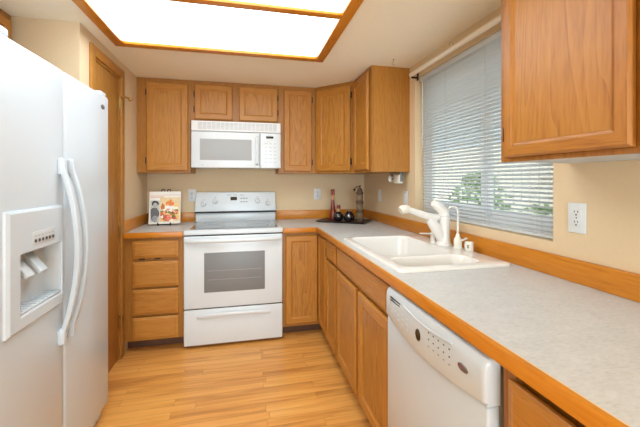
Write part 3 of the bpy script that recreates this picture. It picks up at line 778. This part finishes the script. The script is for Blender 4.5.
# ------------------------------------------------------------------ dishwasher
DYA, DYB = -2.100, -2.700; DX = -.656
t = thing('dishwasher', (-.33, (DYA+DYB)/2, 0), 'white built-in dishwasher with bowed control panel under the counter', 'dishwasher')
m = MB(); m.box(-.630, -.03, DYB+.006, DYA-.006, .09, .868, .002); m.build('tub', M['mark'], t)
m = MB(); m.box(-.668, -.631, DYB, DYA, .115, .742, .007, 3); m.build('dishwasher_door', M['white'], t)
# control panel: rounded front, lower edge dips in the middle, rounded ends
m = MB(); prof_rings = []; n = 26
def lower(a): return .752-.032*math.sin(PI*a)**.9 if 0 < a < 1 else .752
def bow(a): return .007*math.sin(PI*a) if 0 < a < 1 else 0
def px_(y): return -.676-bow((y-DYA)/(DYB-DYA))
ends = [(0, .010), (.004, .003), (.010, 0)]
st = [(y_/.62, r_) for y_, r_ in ends]+[(.03+.94*k/n, 0) for k in range(n+1)]+[(1-y_/.62, r_) for y_, r_ in reversed(ends)]
for a, r_ in st:
    y = DYA+(DYB-DYA)*a; zl = lower(a); xo = px_(y)+r_
    prof_rings.append([(-.631, y, .744), (-.6688, y, .744), (-.6690, y, zl), (xo+.003, y, zl+.001), (xo, y, zl+.008), (xo, y, .826), (xo+.003, y, .845), (xo+.012, y, .860), (xo+.028, y, .868), (-.631, y, .868)])
m.loft(prof_rings); pn = m.build('control_panel', M['white'], t)
def on_panel(y0, y1, z0, z1, matl, name, th=.001, bev=0):
    m = MB(); xa = px_((y0+y1)/2)
    m.box(xa-th, xa+.004, y0, y1, z0, z1, bev); return m.build(name, matl, pn)
for k in range(2): on_panel(-2.245, -2.155, .835-.010*k, .8385-.010*k, M['black'], 'vent_slit', .0012)
m = MB(); m.lathe([(.018, 0), (.017, .002)], (px_(-2.385), -2.385, .785), 24, '-x'); ob = m.build('display', M['display'], pn)
for v in ob.data.vertices: v.co.z = (v.co.z-(.785-wloc(ob).z))*1.12+(.785-wloc(ob).z); v.co.y = (v.co.y-(-2.385-wloc(ob).y))*.9+(-2.385-wloc(ob).y)
m = MB(); m.lathe([(.014, 0), (.0125, .002)], (px_(-2.618), -2.618, .800), 24, '-x'); ob = m.build('badge', M['badge'], pn)
for v in ob.data.vertices: v.co.y = (v.co.y-(-2.618-wloc(ob).y))*1.6+(-2.618-wloc(ob).y); v.co.z = (v.co.z-(.800-wloc(ob).z))*.8+(.800-wloc(ob).z)
m = MB(); xa = px_(-2.618)-.0022; m.sweep([(xa, -2.601, .800), (xa, -2.610, .805), (xa, -2.621, .803), (xa, -2.634, .797)], .0016, .0008, side=(0, 0, 1), n=8); m.build('badge_swoosh', M['redcap'], ob)
for i in range(3):
    for j in range(5):
        y = -2.16-.036*j; z = .812-.018*i-.005*j*.5
        on_panel(y-.006, y+.006, z-.0025, z+.0025, M['white_shade'], 'button', .0015)
for i in range(3):
    for j in range(5):
        y = -2.452-.027*j; z = .822-.022*i
        on_panel(y-.0022, y+.0022, z-.002, z+.002, M['mark_dark' if i < 2 else 'mark'], 'button', .0015)
# grip recess: a shallow scooped lip along the middle of the panel
m = MB(); pts = []
for k in range(17):
    a = k/16; y = -2.27-.30*a; pts.append((px_(y)+.0015, y, .842-.012*math.sin(PI*a)))
m.sweep(pts, .004, .004, side=(0, 0, 1), n=8); m.build('grip_lip', M['white'], pn)
m = MB(); m.box(-.60, -.585, DYB+.01, DYA-.01, .0005, .11); m.build('toe_panel', M['mark'], t)

# ------------------------------------------------------------------ sink
t = thing('sink', (-.335, -1.70, .914), 'white drop-in double bowl sink set in the grey counter', 'sink')
def rrect(x0, x1, y0, y1, r, z, n=6):
    P = []
    for cx_, cy2, a0 in ((x1-r, y1-r, 0), (x0+r, y1-r, PI/2), (x0+r, y0+r, PI), (x1-r, y0+r, 1.5*PI)):
        for k in range(n+1):
            a = a0+PI/2*k/n; P.append((cx_+r*math.cos(a), cy2+r*math.sin(a), z))
    return P
KX0, KX1, KY0, KY1 = -.617, -.056, -2.118, -1.268
bowls = [(-.586, -.178, -1.862, -1.300), (-.586, -.178, -2.084, -1.896)]
m = MB(); bm = m.bm
m.loft([rrect(KX0, KX1, KY0, KY1, .03, .9148), rrect(KX0, KX1, KY0, KY1, .03, .922), rrect(KX0+.004, KX1-.004, KY0+.004, KY1-.004, .028, .928), rrect(KX0+.014, KX1-.014, KY0+.014, KY1-.014, .024, .931)], False, False)
bm.verts.ensure_lookup_table()
ne = len(rrect(0, 1, 0, 1, .1, 0))
last = bm.verts[-ne:]; edges = [bm.edges.get((last[i], last[(i+1) % ne])) for i in range(ne)]
for (a, b_, c_, d_) in bowls:
    vs = [bm.verts.new(p) for p in rrect(a, b_, c_, d_, .06, .931)]
    edges += [bm.edges.new((vs[i], vs[(i+1) % ne])) for i in range(ne)]
bmesh.ops.triangle_fill(bm, use_beauty=True, use_dissolve=False, edges=edges)
m.build('rim', M['sink'], t)
for (a, b_, c_, d_) in bowls:
    m = MB(); R = []
    for ins, z, r in ((0, .931, .06), (.003, .929, .06), (.008, .922, .06), (.012, .90, .06), (.022, .80, .06), (.032, .765, .06), (.055, .748, .05), (.10, .742, .04)):
        R.append(rrect(a+ins, b_-ins, c_+ins, d_-ins, r, z))
    m.loft(R, False, True); bo = m.build('bowl', M['sink'], t)
    m = MB(); m.lathe([(.042, 0), (.040, .003), (.02, .003), (.018, .001)], ((a+b_)/2, (c_+d_)/2, .7425), 20); m.build('drain', M['steel'], bo)

# faucet on the sink's rear deck
ZD = .9315; fx_, fy_ = -.118, -1.66
t = thing('faucet', (fx_, fy_, ZD), 'white single-lever pull-out kitchen faucet at the back of the sink', 'faucet')
m = MB(); m.lathe([(.048, .0002), (.048, .004), (.042, .010), (.038, .02), (.034, .06), (.0335, .12), (.036, .155), (.036, .175), (.033, .190)], (fx_+.002, fy_, ZD), 28); m.build('body', M['sink'], t)
m = MB(); m.lathe([(.0365, 0), (.0365, .004)], (fx_+.002, fy_, ZD+.168), 28); m.build('collar', M['white_shade'], t)
# slanted cap over the body, with a thin bowed lever
m = MB(); m.sweep([(fx_+.003, fy_, ZD+.176), (fx_-.004, fy_, ZD+.200), (fx_-.030, fy_, ZD+.224), (fx_-.060, fy_, ZD+.240), (fx_-.070, fy_, ZD+.244)], .0335, .0335, side=(0, 1, 0), n=18, taper=[1.02, 1.0, .92, .74, .55]); lv = m.build('lever_cap', M['sink'], t)
m = MB(); m.sweep([(fx_-.050, fy_, ZD+.236), (fx_-.066, fy_-.002, ZD+.252), (fx_-.056, fy_-.004, ZD+.270), (fx_-.028, fy_-.008, ZD+.283), (fx_+.012, fy_-.012, ZD+.286)], .009, .0045, side=(0, 1, 0), n=12, taper=[1.2, 1.1, 1, .9, .7]); m.build('lever', M['sink'], t)
# steep arm from the body and the straight pull-out wand
m = MB(); m.sweep([(fx_-.006, fy_, ZD+.035), (fx_-.030, fy_, ZD+.070), (fx_-.060, fy_, ZD+.112), (fx_-.082, fy_, ZD+.142), (fx_-.098, fy_, ZD+.156)], .028, .030, side=(0, 1, 0), n=18, taper=[1.1, 1.1, 1.05, .95, .75]); m.build('spout_arm', M['sink'], t)
m = MB(); m.sweep([(fx_-.035, fy_, ZD+.158), (fx_-.085, fy_, ZD+.163), (fx_-.150, fy_, ZD+.184), (fx_-.225, fy_, ZD+.210)], .023, .022, side=(0, 1, 0), n=18, taper=[.9, 1.0, .92, .78]); sp = m.build('spray_wand', M['sink'], t)
m = MB(); m.sweep([(fx_-.222, fy_, ZD+.210), (fx_-.238, fy_, ZD+.214), (fx_-.262, fy_, ZD+.210), (fx_-.274, fy_, ZD+.204)], .023, .023, side=(0, 1, 0), n=18, taper=[.88, 1.08, 1.08, 1.0]); m.build('spray_head', M['cream'], sp)

t = thing('soap_dispenser', (-.155, -1.605, ZD), 'small white soap pump with flat nozzle left of the faucet', 'soap dispenser')
m = MB(); m.lathe([(.020, .0002), (.020, .006), (.014, .012), (.0135, .045), (.016, .05), (.016, .062), (.012, .066)], (-.155, -1.605, ZD), 18); m.build('pump', M['sink'], t)
m = MB(); m.sweep([(-.155, -1.605, ZD+.056), (-.200, -1.605, ZD+.060), (-.240, -1.605, ZD+.062)], .008, .0045, side=(0, 1, 0), n=10, taper=[1.2, 1, .8]); m.build('nozzle', M['cream'], t)

t = thing('filter_faucet', (-.10, -1.77, ZD), 'slender white drinking water tap with thin gooseneck spout', 'faucet')
m = MB(); m.lathe([(.025, .0002), (.025, .005), (.021, .010), (.022, .035), (.020, .052), (.013, .062), (.010, .075), (.008, .08)], (-.10, -1.77, ZD), 20); m.build('base', M['cream'], t)
m = MB()
g = [(-.10, -1.77, ZD+.075), (-.10, -1.77, ZD+.20)]+[(-.10-.032+.032*math.cos(a), -1.77, ZD+.20+.032*math.sin(a)) for a in [PI*k/9*.8 for k in range(1, 10)]]
m.sweep(g, .0052, n=12); m.build('spout', M['sink'], t)
m = MB(); m.sweep([(-.098, -1.772, ZD+.04), (-.088, -1.805, ZD+.052), (-.085, -1.822, ZD+.062)], .008, .005, side=(1, 0, 0), n=10, taper=[1.1, 1, 1.2]); m.build('tap_lever', M['cream'], t)

t = thing('air_gap_cap', (-.075, -1.832, ZD), 'short white cylinder cap with dark print on the sink deck', 'air gap')
m = MB(); m.lathe([(.0225, .0002), (.0225, .040), (.021, .045), (.016, .047)], (-.075, -1.832, ZD), 22); m.build('cap', M['cream'], t)
m = MB()
for k, (dz, w) in enumerate(((.027, .5), (.021, .34), (.015, .5))):
    ring = []
    for s_ in (0, 1):
        ring.append([(-.075+.0229*math.cos(a), -1.832+.0229*math.sin(a), ZD+dz+.004*s_) for a in [PI*1.22+w*(q/6-.5) for q in range(7)]])
    m.loft(ring, False, False, closed=False)
m.build('print', M['mark_dark'], t)

# ------------------------------------------------------------------ outlets and switches
def plate(name, label, fr, kind, cat, w=.072, h=.116):
    """fr: origin at plate centre; outlets carry two sockets, switches a rocker"""
    o = fr @ Vector((0, 0, 0)); t = thing(name, o, label, cat, 'wall outlets' if kind == 'outlet' else 'wall switches')
    m = MB(); m.box(-w/2, w/2, .0004, .006, -h/2, h/2, .003, mtx=fr); m.build('cover_plate', M['white_plastic'], t)
    if kind == 'outlet':
        for v in (-.0195, .0195):
            m = MB(); m.box(-.017, .017, .0055, .008, v-.014, v+.014, .005, mtx=fr); s_ = m.build('socket', M['white_plastic'], t)
            m = MB()
            for u in (-.0065, .0065): m.box(u-.0015, u+.0015, .0078, .0084, v+.001, v+.009, mtx=fr)
            m.box(-.003, .003, .0078, .0084, v-.010, v-.004, mtx=fr)
            m.build('slots', M['mark_dark'], s_)
        m = MB(); m.box(-.003, .003, .0055, .0072, -.003, .003, .001, mtx=fr); m.build('screw', M['steel'], t)
    else:
        m = MB(); m.box(-.0165, .0165, .0055, .008, -.033, .033, .002, mtx=fr); r_ = m.build('rocker', M['white_plastic'], t)
        for v in (-.048, .048):
            m = MB(); m.box(-.003, .003, .0055, .0072, v-.003, v+.003, .001, mtx=fr); m.build('screw', M['steel'], t)
plate('outlet', 'white double wall outlet on the right wall below the near cabinet', FR(0, -2.374, 1.163), 'outlet', 'outlet')
plate('outlet', 'white wall outlet on the back wall between range and bottles', FB(-.517, 0, 1.168), 'outlet', 'outlet', w=.075)
plate('outlet', 'white wall outlet partly behind the range console, beside the cookbook', FB(-1.752, 0, 1.165), 'outlet', 'outlet')
plate('light_switch', 'white wall switch in the shade under the corner wall cabinets', FR(0, -.43, 1.165), 'switch', 'switch')
plate('light_switch', 'white wall switch beside the window, above the faucet head', FR(0, -.955, 1.165), 'switch', 'switch')

# small pale holder under the last wall cabinet
t = thing('under_cabinet_holder', (-.07, -.90, ZU-.001), 'small white roll holder hanging under the wall cabinet beside window', 'holder')
m = MB(); m.box(-.085, -.045, -1.006, -.905, 1.285, 1.352, .007); m.build('housing', M['cream'], t)
m = MB(); m.lathe([(.030, 0), (.030, .008), (.024, .014), (.010, .018)], (-.065, -.826, 1.322), 20, '-y'); m.build('end_disc', M['cream'], t)
m = MB(); m.box(-.075, -.055, -.842, -.826, 1.34, ZU-.0005); m.box(-.075, -.055, -1.018, -1.007, 1.30, ZU-.0005, .002); m.box(-.08, -.05, -1.018, -.826, ZU-.012, ZU-.0008, .002); m.sweep([(-.065, -.83, 1.322), (-.065, -1.012, 1.322)], .006, n=8, side=(1, 0, 0)); m.build('bracket', M['badge'], t)

# ------------------------------------------------------------------ cookbook on an iron easel
E = Vector((-1.945, -.215, .9145))
R_ = Matrix.Translation(E) @ Matrix.Rotation(math.radians(4), 4, 'Z')
LEAN = R_ @ Matrix.Translation((0, -.035, .014)) @ Matrix.Rotation(math.radians(-11), 4, 'X')     # local: x right, z up, front at -y
t = thing('book_easel', E, 'small black iron easel holding up the cookbook', 'easel')
m = MB()
for sx in (-.05, .05):
    pts = [(sx, -.072, .030), (sx, -.076, .010), (sx, -.060, .004), (sx, -.03, .006), (sx*.9, .0, .10), (sx*.5, .035, .24), (sx*.22, .052, .300)]
    curl = [(sx*.22+sx*.3*(1-math.cos(a))*.9, .052, .300+.014*math.sin(a)) for a in [PI*.25*k for k in range(1, 7)]]
    m.sweep([R_ @ Vector(p) for p in pts+curl], .0040, n=8, side=(1, 0, 0))
m.sweep([R_ @ Vector(p) for p in ((-.05, -.03, .006), (.05, -.03, .006))], .003, n=8, side=(0, 1, 0))
m.sweep([R_ @ Vector(p) for p in ((-.03, .035, .24), (.03, .035, .24))], .003, n=8, side=(0, 1, 0))
m.build('frame', M['iron'], t)
m = MB(); m.sweep([R_ @ Vector(p) for p in ((0, .035, .24), (0, .075, .12), (0, .10, .004))], .0032, n=8, side=(1, 0, 0)); m.build('back_leg', M['iron'], t)
bw, bh, bt = .252, .285, .020
t = thing('cookbook', LEAN @ Vector((0, 0, 0)), 'cookbook with a grey portrait and colourful food on its cover, left of the range', 'book')
m = MB(); m.box(-bw/2+.003, bw/2-.003, -.003+.001, -.003+bt-.002, .003, bh-.003, mtx=LEAN); m.build('pages', M['pages'], t, smooth=False)
m = MB(); m.box(-bw/2, bw/2, -.005, -.0022, 0, bh, mtx=LEAN); m.box(-bw/2, bw/2, bt-.005, bt-.002, 0, bh, mtx=LEAN); m.box(-bw/2-.002, -bw/2+.001, -.005, bt-.002, 0, bh, mtx=LEAN)
cov = m.build('cover', M['paper'], t, smooth=False)
def blob(name, cx_, cz_, rx, rz, rgb, lvl, wob=.12, k=.12, seed=0):
    rr = random.Random(seed); n = 22; ph = rr.random()*6
    m = MB(); P = []
    for q in range(n):
        a = 2*PI*q/n; w = 1+wob*math.sin(3*a+ph)+wob*.6*math.sin(5*a+2*ph)
        P.append(LEAN @ Vector((cx_+rx*w*math.cos(a), -.0052-.00025*lvl, cz_+rz*w*math.sin(a))))
    m.face(P); return m.build(name, prints('print_%d_%d_%d' % rgb, rgb, k), cov, smooth=False)
def patch(name, x0, x1, z0, z1, rgb, lvl, k=.05):
    m = MB(); y = -.0052-.00025*lvl
    m.face([LEAN @ Vector(p) for p in ((x0, y, z0), (x1, y, z0), (x1, y, z1), (x0, y, z1))]); return m.build(name, prints('print_%d_%d_%d' % rgb, rgb, k), cov, smooth=False)
patch('photo_area', -.042, .122, .018, .232, (232, 206, 160), 1, .15)
patch('title_band', -.118, .122, .250, .256, (226, 196, 178), 1); patch('title_band', -.118, -.01, .232, .241, (222, 176, 160), 1)
patch('portrait_ground', -.118, -.044, .014, .205, (196, 194, 190), 1, .1)
blob('portrait_body', -.082, .085, .034, .062, (96, 96, 98), 2, .08, .3, 1); blob('portrait_shirt', -.078, .045, .022, .03, (150, 150, 150), 3, .1, .3, 2)
blob('portrait_hair', -.080, .178, .028, .026, (40, 40, 42), 3, .05, .1, 3); blob('portrait_face', -.079, .163, .019, .024, (176, 174, 172), 4, .02, .05, 4)
blob('plate_print', .045, .130, .062, .035, (246, 242, 234), 2, .04, .02, 5)
for k, (x, z, a, b_, c_) in enumerate(((.040, .182, .034, .026, (238, 130, 52)), (-.018, .150, .016, .026, (206, 120, 60)), (.088, .160, .022, .016, (240, 206, 130)), (-.012, .075, .030, .034, (222, 92, 84)), (.025, .04, .046, .020, (232, 120, 96)), (.075, .085, .034, .030, (242, 150, 60)), (.038, .088, .024, .020, (124, 132, 62)), (.10, .055, .018, .022, (238, 190, 110)), (.07, .06, .016, .012, (86, 92, 52)), (.006, .105, .014, .012, (120, 60, 40)), (.09, .115, .016, .012, (150, 150, 70)), (.055, .03, .02, .008, (250, 236, 220)))):
    blob('food_print', x, z, a, b_, c_, 3+k*.3, .14, .2, 10+k)

rr = random.Random(21)
pal = [(232, 120, 60), (244, 176, 88), (206, 70, 66), (250, 232, 204), (122, 130, 62), (150, 84, 48), (240, 146, 110), (236, 200, 120)]
for k in range(34):
    x, z = rr.uniform(-.034, .112), rr.uniform(.026, .125)
    blob('food_print', x, z, rr.uniform(.005, .014), rr.uniform(.005, .012), pal[k % 8], 7+k*.1, .16, .2, 50+k)
for k in range(8):
    blob('food_print', .04+rr.uniform(-.03, .03), .182+rr.uniform(-.022, .022), rr.uniform(.006, .012), rr.uniform(.005, .010), pal[(0, 1, 6, 7)[k % 4]], 7+k*.1, .16, .2, 90+k)
# ------------------------------------------------------------------ tray with bottles in the corner
tc_ = Vector((-.318, -.318, 0)); ang = math.atan2(-.274, .393)
TR = Matrix.Translation((-.325, -.327, .9145)) @ Matrix.Rotation(ang, 4, 'Z')
m = MB(); tw, td = .485, .30
m.loft([[TR @ Vector(p) for p in r] for r in (rrect(-tw/2+.02, tw/2-.02, -td/2+.02, td/2-.02, .01, .0002), rrect(-tw/2, tw/2, -td/2, td/2, .012, .012), rrect(-tw/2+.004, tw/2-.004, -td/2+.004, td/2-.004, .012, .012), rrect(-tw/2+.022, tw/2-.022, -td/2+.022, td/2-.022, .01, .0045))], True, True)
tag(m.build('tray', M['tray']), 'dark brown rectangular tray set diagonally in the counter corner', 'tray')
ZR = .9192
b1 = (-.405, -.212)
t = thing('oil_bottle', (b1[0], b1[1], ZR), 'tall slim red bottle with dark red wax top on the tray', 'bottle', 'oil bottles on the tray')
m = MB(); m.lathe([(.024, 0), (.034, .004), (.036, .02), (.033, .06), (.026, .105), (.019, .15), (.0155, .19), (.0145, .20)], (b1[0], b1[1], ZR), 20); m.build('glass', M['redliq'], t)
m = MB(); m.lathe([(.0148, .197), (.0130, .215), (.0125, .245)], (b1[0], b1[1], ZR), 18); m.build('neck', M['amber'], t)
m = MB(); m.lathe([(.0165, .243), (.0175, .25), (.0175, .295), (.015, .302)], (b1[0], b1[1], ZR), 18); m.build('wax_top', M['redcap'], t)
b2 = (-.374, -.303)
t = thing('oil_bottle', (b2[0], b2[1], ZR), 'squat dark round bottle with red cap, in front of the tall red bottle', 'bottle', 'oil bottles on the tray')
m = MB(); m.lathe([(.025, 0), (.040, .012), (.047, .036), (.044, .060), (.032, .080), (.018, .090)], (b2[0], b2[1], ZR), 24); m.build('glass', M['darkglass'], t)
m = MB(); m.lathe([(.017, .088), (.0155, .098), (.0155, .120)], (b2[0], b2[1], ZR), 18); m.build('neck', M['cork'], t)
m = MB(); m.lathe([(.018, .118), (.020, .124), (.020, .145), (.016, .152)], (b2[0], b2[1], ZR), 18); m.build('cap', M['redcap'], t)
b3 = (-.282, -.352)
t = thing('vinegar_cruet', (b3[0], b3[1], ZR), 'dark glossy round cruet with ribbed silver shoulder, at the middle of the tray', 'bottle')
m = MB(); m.lathe([(.030, 0), (.048, .010), (.056, .036), (.052, .060), (.036, .082), (.018, .094), (.013, .097)], (b3[0], b3[1], ZR), 24); m.build('glass', M['darkglass'], t)
for k in range(6):
    a = 2*PI*k/6+.2; m = MB()
    m.sweep([(b3[0]+r*math.cos(a), b3[1]+r*math.sin(a), ZR+h) for r, h in ((.0555, .052), (.049, .068), (.035, .085), (.016, .099))], .006, .002, side=(-math.sin(a), math.cos(a), 0), n=8); m.build('shoulder_rib', M['steel'], t)
m = MB(); m.lathe([(.012, .095), (.012, .106), (.009, .110)], (b3[0], b3[1], ZR), 16); m.build('stopper', M['steel'], t)
b4 = (-.195, -.408)
t = thing('pepper_mill', (b4[0], b4[1], ZR), 'tall mottled brown and tan mill with a small crank, right end of tray', 'mill')
z = 0
segs = [(.036, .03, 'mill_a'), (.031, .055, 'mill_b'), (.034, .025, 'mill_a'), (.028, .055, 'mill_b'), (.032, .035, 'mill_a'), (.028, .055, 'mill_b'), (.031, .03, 'mill_a')]
for r, h, k in [(1.12*r, h, k) for r, h, k in segs]:
    m = MB(); m.lathe([(r*.86, z), (r, z+h*.2), (r, z+h*.8), (r*.86, z+h)], (b4[0], b4[1], ZR), 20); m.build('barrel_ring', M[k], t); z += h
m = MB(); m.lathe([(.026, z), (.027, z+.01), (.020, z+.028), (.008, z+.036)], (b4[0], b4[1], ZR), 20); m.build('crown', M['mill_a'], t)
m = MB(); m.sweep([(b4[0], b4[1], ZR+z+.034), (b4[0], b4[1], ZR+z+.048), (b4[0]-.03, b4[1], ZR+z+.044), (b4[0]-.052, b4[1], ZR+z+.026)], .004, n=8); m.ball((b4[0]-.052, b4[1], ZR+z+.016), .011, 10, 8); m.ball((b4[0]+.004, b4[1], ZR+z+.050), .009, 10, 8); m.build('crank', M['iron'], t)

# ------------------------------------------------------------------ outside the window
m = MB(); m.box(.14, 9, -12, 8, -.5, -.4); struct(m.build('ground', M['ground'], origin=(0, 0, 0)), 'pale ground outside the window')
m = MB(); m.box(.131, .80, -12, 8, 2.36, 2.52); o = struct(m.build('added_roof_eave', M['fence'], origin=(.4, 0, 2.36)), 'roof eave added outside above the window to shade the upper slats')  # eave added to keep sky light off the upper blind slats
t = thing('neighbour_house', (5.5, 0, -.4), 'pale neighbouring house with lapped siding, seen through the blind', 'house')
m = MB()
for k in range(44):
    z = -.4+.18*k; m.loft([[(5.44, y, z), (5.5, y, z), (5.5, y, z+.18), (5.48, y, z+.18)] for y in (-12, 8)])
m.build('siding', M['siding'], t, smooth=False)
m = MB(); m.box(4.9, 5.6, -12, 8, 7.53, 7.68); m.build('eave', M['fence'], t)
t = thing('garden_fence', (2.9, 1, -.4), 'pale weathered wooden fence beyond the window', 'fence')
m = MB()
for k in range(52):
    y = -4.5+.16*k; m.box(2.9, 2.925, y, y+.15, -.39, 1.95)
m.build('boards', M['fence'], t, smooth=False)
m = MB(); m.box(2.926, 2.98, -4.5, 3.8, 1.55, 1.64); m.box(2.926, 2.98, -4.5, 3.8, .0, .09); m.build('rails', M['fence'], t)
def shrub(c, r, h, n, seed, label):
    rr = random.Random(seed); t = thing('shrub', c, label, 'shrub', 'shrubs outside the window')
    m = MB(); c = Vector(c)
    for k in range(n):
        a = rr.random()*2*PI; u = rr.random()**.5; z = rr.random()
        prof = math.sin(PI*(.12+.86*z))**.6
        p = c+Vector((r*prof*u*math.cos(a), r*prof*u*math.sin(a), .1+h*z))
        d = Vector((rr.gauss(0, 1), rr.gauss(0, 1), rr.gauss(.3, .6))).normalized(); s_ = d.cross(Vector((rr.gauss(0, 1), rr.gauss(0, 1), rr.gauss(0, 1)))).normalized()
        l = .045+.03*rr.random(); w = l*.42
        m.face([p, p+d*l*.5+s_*w, p+d*l, p+d*l*.5-s_*w])
    m.build('foliage', M['grn'], t, smooth=False)
    m = MB()
    for k in range(6):
        a = rr.random()*6.28; m.sweep([c, c+Vector((.3*r*math.cos(a), .3*r*math.sin(a), h*.4)), c+Vector((.6*r*math.cos(a), .6*r*math.sin(a), h*.8))], .012, n=6, taper=[1, .8, .4])
    m.build('stems', M['stem'], t)
shrub((1.7, .35, -.4), .55, 1.7, 1500, 3, 'leafy green shrub outside, seen left through the blind')
shrub((1.5, -.75, -.4), .4, 1.35, 900, 4, 'lower green shrub outside, nearer the middle of the window')
